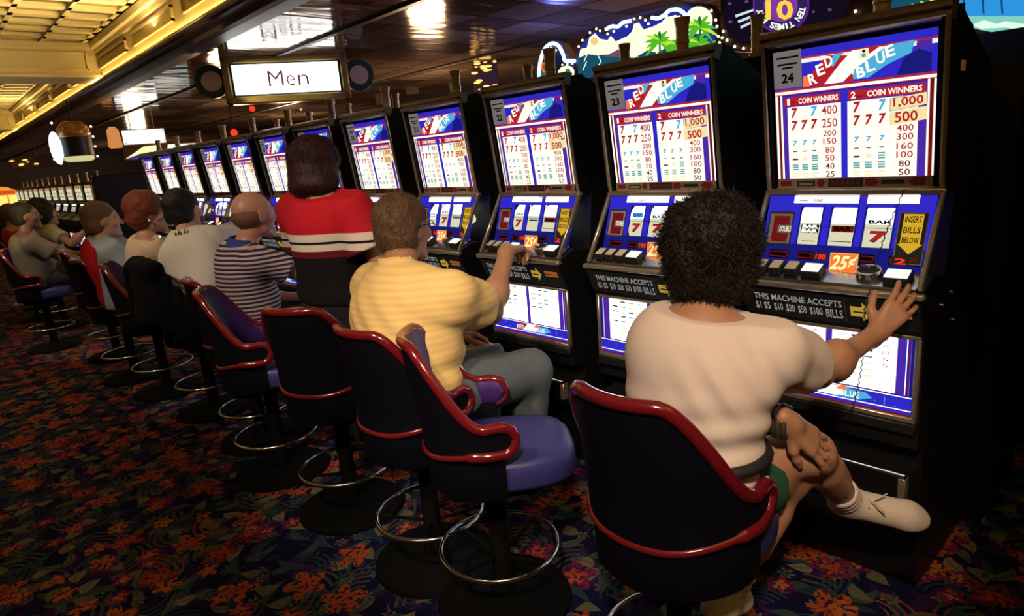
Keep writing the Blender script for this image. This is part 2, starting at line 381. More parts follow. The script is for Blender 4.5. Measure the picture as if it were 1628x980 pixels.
    for t,u0,u1 in(('$1',.07,.105),('$5',.125,.165),('$10',.19,.245),('$20',.265,.32),('$50',.34,.39),('$100',.41,.485),('BILLS',.505,.60)): P.text(t,u0,.16,u1,.48,LT,1,.008)
    P.rect(.615,.08,.618,.92,GREYC,1)
    P.poly([(.645,.32),(.71,.32),(.71,.15),(.765,.5),(.71,.85),(.71,.68),(.645,.68)],em('lit_ochre',(.6,.4,.05),.7),1); P.rect(.66,.46,.73,.52,INKP,2)
    P.rect(.80,.08,.99,.92,BLACKM,1); P.rect(.81,.45,.96,.72,em('bill_slot_glow',(.9,.25,.06),.35),2); P.rect(.81,.55,.96,.59,INKP,3)
    add('bill_strip',b,'keep')
    # belly frame + glass
    y0=-.126; b=MB(); x=.27
    for (lo,hi) in(((-x,y0-.014,.903),(x,y0+.004,.918)),((-x,y0-.014,.635),(x,y0+.004,.655)),((-x,y0-.014,.635),(-x+.016,y0+.004,.918)),((x-.016,y0-.014,.635),(x,y0+.004,.918))): b.box(lo,hi,CHROME_D,.004)
    b.box((-x,y0-.02,.60),(x,y0+.004,.635),BLACKM,.003)
    add('belly_frame',b,40)
    b=MB(); P=Print(b,(-.254,y0-.004,.655),(1,0,0),(0,0,1),.508,.249)
    P.rect(0,0,1,1,BLD,0); P.rect(.02,.27,.98,1,W_,1)
    for u in(.02,.945): P.rect(u,.27,u+.035,1,BL,2); P.rect(u+.01,.27,u+.016,1,W_,3); P.rect(u+.022,.27,u+.030,1,RDK,3)
    P.rect(.905,.27,.945,1,PU,2); P.rect(.055,.27,.1,1,PU,2)
    P.rect(.1,.27,.905,1,WH,3); P.rect(.485,.25,.525,1,PU,4)
    for base in(.14,.56):
        for r in range(7):
            v=.95-r*.085
            for j in range(3):
                m=(CR,INK,TEAL)[(j+r)%3] if r<5 else CR
                P.rect(base+j*.08,v-.012,base+j*.08+.05,v+.012,m,4)
            P.text(('40','20','10','5','5','2','2')[r],base+.265,v-.022,base+.3,v+.022,RD if r<5 else YL,4,.01)
    P.rect(0,.0,1,.25,BL,1); P.rect(0,.235,1,.25,W_,2); P.rect(0,.06,1,.075,W_,2); P.rect(0,.03,1,.055,BL,3); P.rect(0,.0,1,.02,RDK,2)
    P.poly([(.3,.09),(.42,.09),(.44,.225),(.34,.215)],RD,2); P.poly([(.40,.09),(.58,.09),(.62,.23),(.47,.23)],W_,3); P.poly([(.58,.09),(.70,.09),(.78,.15),(.74,.21),(.62,.22)],CY,4)
    P.poly([(.56,.19),(.60,.18),(.64,.23),(.6,.26)],ORG,5)
    for ch,u in(('R',.33),('E',.365),('D',.4)): P.text(ch,u-.012,.11,u+.014,.19,W_,5,.03)
    for ch,u in(('B',.6),('L',.63),('U',.66),('E',.69)): P.text(ch,u-.012,.11,u+.014,.19,W_,6,.03)
    for q in range(16): P.disc(.04+q*.058 if not .28<.04+q*.058<.76 else .85,.10+.11*((q*7)%5)/5,.004,CY,2,6)
    add('belly_glass',b,'keep')
    # coin tray
    b=MB(); b.prism([(-.12,.47),(-.20,.49),(-.21,.485),(-.20,.475),(-.17,.37),(-.05,.36),(-.05,.47)],-.27,.27,BLACKM); b.tube([(-.27,-.205,.49),(.27,-.205,.49)],.005,CHROME,8); b.box((.25,-.206,.40),(.272,-.17,.48),CHROME_D,.003); add('coin_tray',b,40)
    # tower candle
    b=MB(); CAND=[(.034,0),(.034,.008),(.024,.014),(.024,.07),(.027,.073),(.027,.081),(.024,.084),(.025,.13),(.030,.15),(.031,.165),(.022,.166),(.02,.15)]
    b.lathe(CAND,BAMBOO,16,Matrix.Translation((.04,.085,1.825))); add('candle',b,40)
    b=MB(); b.lathe(CAND,BAMBOO,16,Matrix.Translation((-.02,.42,1.862))); add('rear_candle',b,40)
    b=MB(); b.box((-.09,.36,1.55),(.05,.47,1.855),BLACK,.004); b.box((-.085,.365,1.853),(.045,.465,1.862),BRASS,.002); add('candle_mount',b)
    # key locks
    for (yy,zz) in((.02,.98),(.12,1.0),(.16,.90)): b=MB(); b.lathe([(.009,0),(.009,.006),(.006,.009)],CHROME,10,Matrix.Translation((.275,yy,zz))@Matrix.Rotation(PI/2,4,'Y')); add('lock',b,40)
    b=MB(); b.box((.262,.07,1.67),(.264,.12,1.70),em('sticker_amber_glow',(.55,.25,.1),.14)); add('sticker',b)  # sticker given a faint glow in place of light falling on it
    return parts,reels,btns
PARTS,REELS,BTNS=mk()
def number_card(n):
    b=MB(); P=Print(b,(-.235,lean(1.68)-.010,1.675),(1,0,0),(0,lean(1.79)-lean(1.68),.11),.092,.115)
    b.m=[]; P.rect(0,0,1,1,CARD,0); P.text(str(n),.28,.14,.72,.40,INKP,1,.04)
    for v,w in((.80,.8),(.62,.7),(.52,.4)): P.rect(.5-w/2,v,.5+w/2,v+.05,INKP,1)
    return b.mesh('number_card','keep')
CARD=em('grey_card_backlit',(.17,.15,.145),1.)
XF=2.25; YM=[.83+.709*i for i in range(12)]
MLAB=['nearest slot machine at the right end of the row, pay table card 24','slot machine with card 23, behind the curly haired woman\'s head','slot machine with card 22, played by the man in yellow',
 'slot machine right of the yellow shirted man\'s head, fourth from the right end','slot machine just right of the red shirted woman\'s head','slot machine hidden mostly by the standing woman\'s dark hair',
 'slot machine just left of the standing woman\'s hair','slot machine above the bald man in stripes, eighth from the right','slot machine reached by the person in the white shirt, ninth from the right',
 'lit slot machine third from the far left end of the near row','lit slot machine second from the far left end of the near row','farthest slot machine of the near row, next to the dark end cabinet']
kinds=['double_bar','red_bar','seven','blue_bar','blank']
def slot_machine(i):
    t=thing('slot_machine','lit upright '+MLAB[i],'slot machine',(XF,YM[i],0),-PI/2,'lit upright slot machines in the long row')
    for n,me in PARTS:
        if n in('rear_candle','candle_mount') or(n=='sticker' and i): continue
        inst(n,me,t)
    rk=['double_bar','red_bar','seven'] if i==0 else (['blue_bar','seven','blank'] if i==1 else [kinds[(i*3+j*2+1)%5] for j in range(3)])
    for j in range(3): inst('reel',REELS[(rk[j],j)],t)
    for bme in BTNS: inst('button',bme,t)
    inst('number_card',number_card(24-i),t)
    return t
for i in range(12): slot_machine(i)
# back-to-back bank behind: only its dark end cabinet, tops and candles can be seen
t0=None
for i in range(9):
    t=thing('slot_machine',('dark cabinet back to back with the nearest slot machine, amber sticker on its side' if i==0 else 'dark cabinet top and bronze candle showing behind slot machine %s in the row'%('two','three','four','five','six','seven','eight','nine')[i-1]),'slot machine',(XF+1.02,YM[i]-.06,0),PI/2,'dark cabinets behind the row')
    for n,me in PARTS:
        if n in('cabinet','top_box','rear_candle','candle_mount'): inst(n.replace('rear_',''),me,t)
# paper note and cord
b=MB(); q=Matrix.Translation((XF-.018,YM[2]-.045,1.325))@Matrix.Rotation(-PI/2,4,'Z')@Matrix.Rotation(math.radians(-35),4,'Y')
b.box((-.05,-.004,-.012),(.05,-.001,.012),pm('masking_paper',(.3,.24,.2),.8),.001,q)
thing('paper_note','torn strip of tan paper taped across the reel glass of machine 22','note',me=b.mesh('paper_note'))
b=MB(); pts=[]
for k in range(120):
    f=k/119; y=.66+.055*f; z=1.34-.73*f; x=XF-.03-.17*min(1,f*2.2)-.018*math.sin(PI*f)
    pts.append((x+.002*math.cos(k*1.9)-(.025 if f>.4 else .012),y+.0025*math.sin(k*1.9)+.012*math.sin(f*7),z))
b.tube(pts,.0018,BLACKM,5); thing('cord','thin black cord hanging down the front of the nearest machine','cord',me=b.mesh('cord',60))
# ------------------------------------------------------------------ far bank of low machines
FX,FY=2.0,10.75
def far_parts():
    P_=[]
    b=MB(); b.prism([(0,1.27),(-.05,1.12),(-.17,1.05),(-.17,1.02),(-.12,.92),(-.11,.56),(-.05,.54),(-.05,0),(.5,0),(.5,1.55),(.05,1.6),(-.02,1.58),(0,1.33)],-.29,.29,BLACK); P_.append(('cabinet',b.mesh('cabinet')))
    b=MB(); P=Print(b,(-.22,-.03,1.33),(1,0,0),(0,-.0,1),.44,.215); P.rect(0,0,1,1,em('far_panel_cream',(1,.9,.5),.75),0); P.rect(0,.8,1,1,em('far_panel_top',(.7,.35,.2),.6),1); P.rect(.47,0,.53,.8,PU,1); P.rect(.08,.5,.4,.55,RD,1);P.rect(.6,.5,.9,.55,RD,1);P.rect(.08,.2,.4,.3,TEAL,1);P.rect(.6,.2,.9,.3,TEAL,1); P_.append(('pay_glass',b.mesh('pay_glass','keep')))
    b=MB(); P=Print(b,(-.24,-.052,1.11),(1,0,0),(0,.05,.16),.48,.17); P.rect(0,0,1,1,pm('reel_dark_blue',(.02,.02,.08),.3),0); P.rect(.1,.8,.9,.95,W_,1)
    for u in(.18,.42,.66): P.rect(u,.2,u+.17,.7,em('far_reel',(1,.95,.8),.6),1)
    P_.append(('reel_glass',b.mesh('reel_glass','keep')))
    b=MB(); P=Print(b,(-.23,-.117,.6),(1,0,0),(0,0,1),.46,.28); P.rect(0,0,1,1,em('far_belly',(1,.96,.8),.8),0); P.rect(.47,.2,.53,1,PU,1); P.rect(0,0,1,.2,BL,1); P_.append(('belly_glass',b.mesh('belly_glass','keep')))
    b=MB(); b.box((-.29,-.18,1.03),(.29,-.04,1.06),CHROME_D,.005); b.box((-.27,-.02,1.27),(.27,0,1.3),CHROME_D,.004); b.box((-.285,-.02,1.3),(-.27,.02,1.58),CHROME_D); b.box((.27,-.02,1.3),(.285,.02,1.58),CHROME_D); P_.append(('chrome_trim',b.mesh('chrome_trim')))
    b=MB(); b.lathe([(.03,0),(.03,.01),(.022,.015),(.022,.12),(.028,.14),(.028,.15),(.01,.152)],CHROME_D,12,Matrix.Translation((.1,.1,1.58))); P_.append(('candle',b.mesh('candle',40)))
    return P_
FP=far_parts(); ordn=['first','second','third','fourth','fifth','sixth','seventh','eighth','ninth','tenth','eleventh','twelfth']
for i in range(12):
    t=thing('low_slot_machine','%s low slot machine beyond the dark end cabinet, in the far bank'%ordn[i],'slot machine',(FX,FY+.35+.72*i,0),-PI/2,'low slot machines in the far bank')
    for n,me in FP: inst(n,me,t)
b=MB(); b.box((FX-.02,FY-.12,0),(FX+1.35,FY+.02,1.66),BLACK,.01)
thing('end_cabinet','plain black end cabinet between the near row and the far bank','cabinet',me=b.mesh('end_cabinet'))
b=MB(); 
t=thing('round_top_machine','gold lit round topped machine at the far left edge, behind the red shirt','slot machine',(1.80,20.6,0),math.radians(8))
b.box((-.5,0,0),(.5,.5,1.2),BLACK,.02); build(b,'cabinet',t)
b=MB(); P=Print(b,(-.5,-.005,1.2),(1,0,0),(0,0,1),1.,.5)
arc=[(.5+.5*math.cos(PI*i/16),.0+.95*math.sin(PI*i/16)) for i in range(17)]
P.poly(arc,em('gold_top',(1,.35,.03),.9),0); P.rect(.06,.02,.94,.5,em('gold_panel',(1,.75,.15),1.2),1); P.rect(.2,.55,.8,.75,em('gold_red',(.8,.1,.02),.8),1)
for u in(.33,.62): P.rect(u,.02,u+.03,.5,ORG,2)
build(b,'lit_top',t,'keep')
b=MB(); P=Print(b,(-.3,-.006,.75),(1,0,0),(0,0,1),.6,.4); P.rect(0,0,1,1,INKP,0); P.rect(.1,.5,.4,.9,W_,1); P.rect(.55,.3,.9,.7,CR,1); build(b,'screen',t,'keep')
# ------------------------------------------------------------------ camera model
CAMR=Matrix(((.73,-.2174,.6479),(-.6788,-.1205,.7244),(-.0794,-.9686,-.2356)))   # columns: image right, image down, forward
CAMC=V((0,0,1.55)); FPX=1034.
def ray(u,v): return CAMR@V((u-814,v-490,FPX))
def onX(u,v,X): r=ray(u,v); return CAMC+r*(X/r.x)
def onZ(u,v,z): r=ray(u,v); return CAMC+r*((z-1.55)/r.z)
def atD(u,v,d): return CAMC+ray(u,v)*(d/FPX)
cam=bpy.data.cameras.new('camera'); cam.sensor_width=36; cam.lens=36*FPX/1628; cam.clip_start=.05; cam.clip_end=200
co=bpy.data.objects.new('camera',cam); COL.objects.link(co)
Mc=Matrix.Identity(4)
for r in range(3): Mc[r][0]=CAMR[r][0]; Mc[r][1]=-CAMR[r][1]; Mc[r][2]=-CAMR[r][2]; Mc[r][3]=CAMC[r]
q=Mc.to_3x3(); 
xx=q.col[0].normalized(); zz=(q.col[2]-xx*q.col[2].dot(xx)).normalized(); yy=zz.cross(xx)
for r in range(3): Mc[r][0]=xx[r]; Mc[r][1]=yy[r]; Mc[r][2]=zz[r]
co.matrix_world=Mc; SC.camera=co
# ------------------------------------------------------------------ carpet
def carpet():
    m,N,L,b=nmat('floral_carpet'); b.inputs['Roughness'].default_value=.95; b.inputs['Specular IOR Level'].default_value=.05
    def math_(op,a,c=None,d=None):
        n=N.new('ShaderNodeMath'); n.operation=op
        for i,x in enumerate((a,c,d)):
            if x is None: continue
            if isinstance(x,(int,float)): n.inputs[i].default_value=x
            else: L.new(x,n.inputs[i])
        return n.outputs[0]
    def mix(f,a,c):
        n=N.new('ShaderNodeMixRGB'); L.new(f,n.inputs[0])
        for i,x in((1,a),(2,c)):
            if isinstance(x,tuple): n.inputs[i].default_value=(*x,1)
            else: L.new(x,n.inputs[i])
        return n.outputs[0]
    g=N.new('ShaderNodeNewGeometry'); pos=g.outputs['Position']
    wn=N.new('ShaderNodeTexNoise'); wn.inputs['Scale'].default_value=5; wn.inputs['Detail'].default_value=2; L.new(pos,wn.inputs['Vector'])
    def vm(op,a,c=None,s=None):
        n=N.new('ShaderNodeVectorMath'); n.operation=op; L.new(a,n.inputs[0])
        if c is not None:
            if isinstance(c,tuple): n.inputs[1].default_value=c
            else: L.new(c,n.inputs[1])
        if s is not None: n.inputs['Scale'].default_value=s
        return n.outputs[0]
    warp=vm('ADD',pos,vm('SCALE',vm('SUBTRACT',wn.outputs['Color'],(.5,.5,.5)),s=.05))
    base=(.007,.007,.03); col=None
    # navy ground with dark violet patches
    n2=N.new('ShaderNodeTexNoise'); n2.inputs['Scale'].default_value=9; L.new(pos,n2.inputs['Vector'])
    col=mix(math_('GREATER_THAN',n2.outputs['Fac'],.56),base,(.03,.008,.05))
    def cell(scale,off,rnd=.9):
        vo=N.new('ShaderNodeTexVoronoi'); vo.voronoi_dimensions='2D'; vo.inputs['Scale'].default_value=scale; vo.inputs['Randomness'].default_value=rnd
        p=vm('ADD',warp,off); L.new(p,vo.inputs['Vector']); d=vm('SUBTRACT',p,vo.outputs['Position'])
        sc=N.new('ShaderNodeSeparateColor'); L.new(vo.outputs['Color'],sc.inputs[0])
        vr=N.new('ShaderNodeVectorRotate'); vr.rotation_type='Z_AXIS'; L.new(d,vr.inputs['Vector']); L.new(math_('MULTIPLY',sc.outputs[2],6.28),vr.inputs['Angle'])
        s=N.new('ShaderNodeSeparateXYZ'); L.new(vr.outputs[0],s.inputs[0]); return s.outputs[0],s.outputs[1],sc
    def leaves(col,scale,a,bb,keep,c1,c2,off):
        x,y,sc=cell(scale,off)
        y2=math_('ADD',y,math_('MULTIPLY',math_('MULTIPLY',x,x),3.5/a*.12))
        e=math_('ADD',math_('POWER',math_('MULTIPLY',math_('ABSOLUTE',x),1/a),1.5),math_('MULTIPLY',math_('ABSOLUTE',y2),1/bb))
        f=math_('MULTIPLY',math_('LESS_THAN',e,1.),math_('LESS_THAN',sc.outputs[0],keep))
        vein=math_('GREATER_THAN',math_('ABSOLUTE',y2),bb*.16)
        return mix(f,col,mix(vein,c2,mix(math_('GREATER_THAN',sc.outputs[1],.5),c1,c2)))
    def swirls(col,scale,r0,keep,c1,off,k,th=.62):
        x,y,sc=cell(scale,off)
        rr=math_('SQRT',math_('ADD',math_('MULTIPLY',x,x),math_('MULTIPLY',y,y))); an=math_('ARCTAN2',y,x)
        fr=math_('FRACT',math_('ADD',math_('MULTIPLY',rr,k),math_('MULTIPLY',an,.35)))
        f=math_('MULTIPLY',math_('MULTIPLY',math_('GREATER_THAN',fr,th),math_('LESS_THAN',rr,r0)),math_('MULTIPLY',math_('GREATER_THAN',rr,r0*.3),math_('MULTIPLY',math_('LESS_THAN',math_('ABSOLUTE',an),1.25),math_('LESS_THAN',sc.outputs[0],keep))))
        return mix(f,col,c1)
    col=swirls(col,3.3,.19,.8,(.055,.052,.035),(3.1,1.7,0),34)
    col=swirls(col,4.1,.15,.7,(.018,.04,.045),(8.3,2.7,0),40)
    col=leaves(col,7.,.075,.022,.75,(.07,.075,.045),(.03,.05,.045),(4.1,7.7,0))
    col=leaves(col,6.,.09,.020,.7,(.02,.045,.05),(.015,.03,.045),(9.1,3.3,0))
    col=leaves(col,8.,.05,.028,.5,(.16,.13,.08),(.10,.09,.05),(1.7,5.9,0))
    col=swirls(col,2.6,.14,.5,(.20,.045,.03),(6.6,4.4,0),38,.7)
    def flowers(col,scale,petals,r0,amp,keep,ramp,off,ctr):
        vo=N.new('ShaderNodeTexVoronoi'); vo.voronoi_dimensions='2D'; vo.inputs['Scale'].default_value=scale; vo.inputs['Randomness'].default_value=.85
        p=vm('ADD',warp,off); L.new(p,vo.inputs['Vector'])
        d=vm('SUBTRACT',p,vo.outputs['Position']); s=N.new('ShaderNodeSeparateXYZ'); L.new(d,s.inputs[0])
        sc=N.new('ShaderNodeSeparateColor'); L.new(vo.outputs['Color'],sc.inputs[0])
        # position output is in texture space already divided by scale
        ang=math_('ARCTAN2',s.outputs[1],s.outputs[0]); ang=math_('ADD',ang,math_('MULTIPLY',sc.outputs[2],6.28))
        rr=math_('SQRT',math_('ADD',math_('MULTIPLY',s.outputs[0],s.outputs[0]),math_('MULTIPLY',s.outputs[1],s.outputs[1])))
        pet=math_('ABSOLUTE',math_('COSINE',math_('MULTIPLY',ang,petals/2)))
        rad=math_('MULTIPLY',math_('ADD',math_('MULTIPLY',pet,amp),1-amp),r0)
        ins=math_('MULTIPLY',math_('LESS_THAN',rr,rad),math_('LESS_THAN',sc.outputs[0],keep))
        rp=N.new('ShaderNodeValToRGB'); rp.color_ramp.interpolation='CONSTANT'; E=rp.color_ramp.elements
        E[0].color=(*ramp[0],1); E[1].color=(*ramp[1],1); E[1].position=1/len(ramp)
        for k in range(2,len(ramp)):
            e=E.new(k/len(ramp)); e.color=(*ramp[k],1)
        L.new(sc.outputs[1],rp.inputs[0])
        inner=math_('LESS_THAN',rr,math_('MULTIPLY',rad,.55))
        cc=mix(inner,rp.outputs[0],ctr); 
        nn=N.new('ShaderNodeTexNoise'); nn.inputs['Scale'].default_value=55; L.new(pos,nn.inputs['Vector'])
        cc2=mix(math_('GREATER_THAN',nn.outputs['Fac'],.56),cc,(.035,.01,.03))
        return mix(ins,col,cc2)
    col=flowers(col,10,6,.030,.75,.55,[(.10,.10,.06),(.05,.08,.07),(.12,.09,.05)],(2.2,.7,0),(.04,.05,.05))
    col=flowers(col,4.6,5,.085,.62,.50,[(.30,.065,.012),(.22,.028,.02),(.15,.012,.05),(.32,.085,.02)],(.3,.4,0),(.30,.05,.02))
    col=flowers(col,7.2,5,.05,.6,.45,[(.36,.085,.015),(.28,.04,.02),(.17,.012,.05)],(5.3,2.4,0),(.33,.10,.03))
    L.new(col,b.inputs['Base Color'])
    bp=N.new('ShaderNodeBump'); bp.inputs['Strength'].default_value=.5; bp.inputs['Distance'].default_value=.004
    fn=N.new('ShaderNodeTexNoise'); fn.inputs['Scale'].default_value=400; L.new(pos,fn.inputs['Vector']); L.new(fn.outputs['Fac'],bp.inputs['Height']); L.new(bp.outputs[0],b.inputs['Normal'])
    return m
b=MB(); b.box((-9,-4,-.1),(14,34,0),carpet()); struct(b,'floor')
# ------------------------------------------------------------------ walls
WALLM=pm('dark_wall_panel',(.05,.03,.022),.5,noise=.5,nscale=3)
b=MB(); b.box((-9,33.9,0),(14,34.1,3.4),WALLM); struct(b,'wall_back')
b=MB(); b.box((13.9,-4,0),(14.1,34,3.4),WALLM); struct(b,'wall_right')
b=MB(); b.box((-9.1,-4,0),(-8.9,34,3.4),WALLM); struct(b,'wall_left')
b=MB(); b.box((-9,-4.1,0),(14,-3.9,3.4),WALLM); struct(b,'wall_front')
# ------------------------------------------------------------------ mirrored soffit over the machines
def mirror_ceiling():
    m,N,L,b=nmat('bronze_mirror'); b.inputs['Metallic'].default_value=.68; b.inputs['Roughness'].default_value=.1
    g=N.new('ShaderNodeNewGeometry'); 
    br=N.new('ShaderNodeTexBrick'); br.inputs['Scale'].default_value=1; br.inputs['Mortar Size'].default_value=.012; br.inputs['Brick Width'].default_value=.6; br.inputs['Row Height'].default_value=.6; br.offset=0
    br.inputs['Color1'].default_value=(.50,.35,.23,1); br.inputs['Color2'].default_value=(.13,.08,.055,1); br.inputs['Mortar'].default_value=(.02,.014,.01,1)
    L.new(g.outputs['Position'],br.inputs['Vector']); L.new(br.outputs['Color'],b.inputs['Base Color'])
    n=N.new('ShaderNodeTexNoise'); n.inputs['Scale'].default_value=1.3; n.inputs['Detail'].default_value=1.2; n.inputs['Distortion'].default_value=.6
    mp=N.new('ShaderNodeMapping'); mp.inputs['Scale'].default_value=(1.,3.,1.); L.new(g.outputs['Position'],mp.inputs['Vector']); L.new(mp.outputs[0],n.inputs['Vector'])
    bp=N.new('ShaderNodeBump'); bp.inputs['Strength'].default_value=.35; bp.inputs['Distance'].default_value=.03; L.new(n.outputs['Fac'],bp.inputs['Height']); L.new(bp.outputs[0],b.inputs['Normal'])
    return m
ZC=2.75; XE=2.08
b=MB(); b.box((2.5,-4,ZC),(14,34,ZC+.08),mirror_ceiling()); struct(b,'ceiling')
DM=pm('brown_moulding',(.085,.045,.035),.35,spec=.5)
b=MB(); b.prism([(XE,ZC),(XE+.02,ZC-.015),(XE+.12,ZC-.02),(XE+.14,ZC-.05),(XE+.2,ZC-.055),(XE+.22,ZC-.035),(XE+.32,ZC-.03),(XE+.34,ZC-.01),(XE+.45,ZC-.005),(XE+.45,ZC+.05),(XE,ZC+.05)],-34,4,DM,Matrix.Rotation(-PI/2,4,'Z')@Matrix.Identity(4))
o=build(b,'trim_1',None,None); o['kind']='structure'
# dark track strips running along and across the mirrored ceiling
b=MB()
for x in(3.3,5.8): b.box((x-.03,-4,ZC-.02),(x+.03,34,ZC),pm('dark_track',(.03,.022,.02),.4))
struct(b,'trim_2')
# ------------------------------------------------------------------ cream tray ceiling over the aisle
CREAM=pm('cream_paint',(.72,.58,.30),.6,noise=.15,nscale=4)
PANE=pm('dim_pane',(.09,.062,.026),.3,spec=.4,noise=.4,nscale=2); PANE2=pm('gold_pane',(.33,.24,.09),.35,noise=.3,nscale=2)
ZT=3.17
b=MB()
b.prism([(XE,ZC+.0),(XE,ZC+.10),(XE+.0,ZC+.10),(XE+.0,ZT+.1),(XE+.2,ZT+.1),(XE+.2,ZC+.05)],-34,4,CREAM,Matrix.Rotation(-PI/2,4,'Z'))
# stepped crown at the top of the fascia
b.prism([(XE,ZT-.12),(XE-.03,ZT-.11),(XE-.035,ZT-.07),(XE-.07,ZT-.06),(XE-.08,ZT),(XE,ZT)],-34,4,CREAM,Matrix.Rotation(-PI/2,4,'Z'))
# raised panel mouldings along the fascia
y=-3.3
while y<33:
    for (y0,y1,z0,z1) in((y,y+1.35,ZC+.13,ZC+.15),(y,y+1.35,ZC+.24,ZC+.26),(y,y+.02,ZC+.13,ZC+.26),(y+1.33,y+1.35,ZC+.13,ZC+.26)): b.box((XE-.025,y0,z0),(XE+.01,y1,z1),CREAM)
    y+=1.62
struct(b,'trim_3')
b=MB()
b.box((-9,-4,ZT+.05),(XE,34,ZT+.12),CREAM)
X0=XE-.10
for k in range(14):
    xa=X0-.42*k
    b.box((xa-.045,-4,ZT-.0),(xa-.0,34,ZT+.05),CREAM)
    if k%2==1: b.box((xa-.052,-4,ZT-.012),(xa-.045,34,ZT),BLACKM)
    yy=-3.9; j=0
    while yy<33.5:
        b.box((xa-.42,yy,ZT+.0),(xa,yy+.12,ZT+.05),CREAM)
        b.box((xa-.38,yy+.12,ZT+.035),(xa-.045,yy+.37,ZT+.045),PANE if (j+k)%2 else PANE2)
        yy+=.37; j+=1
struct(b,'ceiling')
# cross beams of the tray
for i,yb in enumerate((1.6-7.4,9.36,17.2,25.)):
    if yb<-4: continue
    b=MB(); b.box((-9,yb,ZC+.03),(XE+.01,yb+.55,ZT+.06),CREAM)
    for(z0,z1)in((ZC+.12,ZC+.135),(ZT-.12,ZT-.105)): b.box((-9,yb-.02,z0),(XE-.12,yb,z1),CREAM)
    b.box((XE-.14,yb-.02,ZC+.12),(XE-.12,yb,ZT-.105),CREAM); b.box((-9,yb-.03,ZT-.05),(XE-.06,yb,ZT),CREAM); b.box((-9,yb-.04,ZC+.03),(XE,yb,ZC+.06),CREAM)
    struct(b,'trim_%d'%(i+3))
# cove lamp strip lying on the ledge at the foot of the fascia
b=MB(); b.box((XE-.05,-4,ZC+.0),(XE,34,ZC+.012),CREAM); struct(b,'trim_8')
b=MB()
b.box((XE-.03,-3.9,ZC+.013),(XE-.018,33.9,ZC+.022),em('cove_lamp',(1,.72,.25),40,True)); 
thing('cove_lamp','long warm yellow cove lamp strip glowing along the cream cornice ledge','lamp',me=b.mesh('cove_lamp'))
# ------------------------------------------------------------------ overhead lit signs behind the row
XS=3.62
class Sign:
    """artwork in the sign's own upright plane x=XS; corners are taken from sight lines onto that plane"""
    def __init__(s): s.mb=MB()
    def P(s,u,v,l): p=onX(u,v,XS); return (p.x-.0012*l-.004,p.y,p.z)
    def poly(s,pts,m,l=0): s.mb.add([s.P(u,v,l) for u,v in pts],[tuple(range(len(pts)))],m)
    def back(s,pts,m,t=.09):
        a=[V(s.P(u,v,-2)) for u,v in pts]; n=len(a)
        s.mb.add([p[:] for p in a]+[(p.x+t,p.y,p.z) for p in a],[tuple(range(n)),tuple(range(2*n-1,n-1,-1))]+[(i,i+n,(i+1)%n+n,(i+1)%n) for i in range(n)],m)
    def disc(s,u,v,r,m,l=1,n=18,ry=None): s.poly([(u+r*math.cos(2*PI*i/n),v+(ry or r)*math.sin(2*PI*i/n)) for i in range(n)],m,l)
    def frond(s,u,v,ang,L,m,l,w=3.2,droop=.5):
        a=[];c=[]
        for i in range(6):
            t=i/5; x=u+L*t*math.cos(ang); y=v-L*t*math.sin(ang)+droop*L*t*t*.7; ww=w*math.sin(PI*min(1,.12+t*.88))
            nx,ny=math.sin(ang),math.cos(ang); a.append((x+nx*ww,y+ny*ww)); c.append((x-nx*ww,y-ny*ww))
        s.poly(a+c[::-1],m,l)
def neon(mb,pts,m,r=.011,X=XS-.03):
    P_=[onX(u,v,X) for u,v in pts]; Q=[]
    for i in range(len(P_)-1):
        p0=P_[max(0,i-1)];p1=P_[i];p2=P_[i+1];p3=P_[min(len(P_)-1,i+2)]
        for k in range(5):
            t=k/5; Q.append(.5*((2*p1)+(p2-p0)*t+(2*p0-5*p1+4*p2-p3)*t*t+(3*p1-p0-3*p2+p3)*t**3))
    Q.append(P_[-1]); mb.tube(Q,r,m,7)
BULB=em('bulb_glow',(1,.78,.55),2.5); NEON=em('neon_blue_white',(.22,.48,1),7.0,True); BROWN=pm('sign_brown',(.06,.025,.015),.5)
CLOUD=em('sign_cloud',(1,.95,.62),1.25,True); SKY=em('sign_sky',(.01,.10,.16),.8); SKYD=em('sign_deep_blue',(.02,.03,.35),.9); LEAF=em('sign_leaf',(.10,.55,.02),.9); LEAFY=em('sign_leaf_yellow',(.55,.8,.05),1.0); LEAFD=em('sign_leaf_dark',(.02,.22,.03),.8)
def bulbs(parent,pts,r=.008,X=XS-.02):
    for u,v in pts:
        b=MB(); b.sph(onX(u,v,X)[:],r,BULB,8); build(b,'bulb',parent)
t=thing('cloud_and_palm_sign','lit sign with yellow storm clouds, lightning and green palm trees','sign')
S=Sign(); out=[(917,128),(916,85),(928,60),(945,43),(962,50),(985,36),(1010,26),(1028,24),(1048,24),(1070,10),(1095,4),(1125,6),(1138,24),(1143,60),(1148,100)]
S.back(out,BROWN); build(S.mb,'backing',t)
S=Sign(); S.poly([(920,126),(920,84),(932,63),(946,50),(965,56),(990,42),(1015,33),(1045,30),(1070,17),(1096,10),(1122,12),(1133,28),(1138,60),(1140,98)],SKYD,0)
S.poly([(920,126),(920,88),(1000,84),(1140,70),(1140,98)],SKY,1)
S.poly([(921,92),(924,78),(934,76),(938,60),(947,53),(955,62),(967,64),(972,57),(980,66),(998,58),(1006,50),(1009,38),(1017,36),(1024,47),(1040,42),(1052,36),(1060,28),(1075,24),(1092,30),(1100,50),(1090,66),(1066,72),(1046,84),(1030,80),(1010,92),(992,90),(975,86),(950,88),(935,86)],CLOUD,2)
S.poly([(962,90),(985,78),(1002,84),(998,92)],em('sign_cloud_shade',(.25,.1,.2),.7),3)
S.disc(1112,32,22,CLOUD,2); S.disc(946,66,6,em('sign_cloud_gold',(1,.7,.25),.9),3)
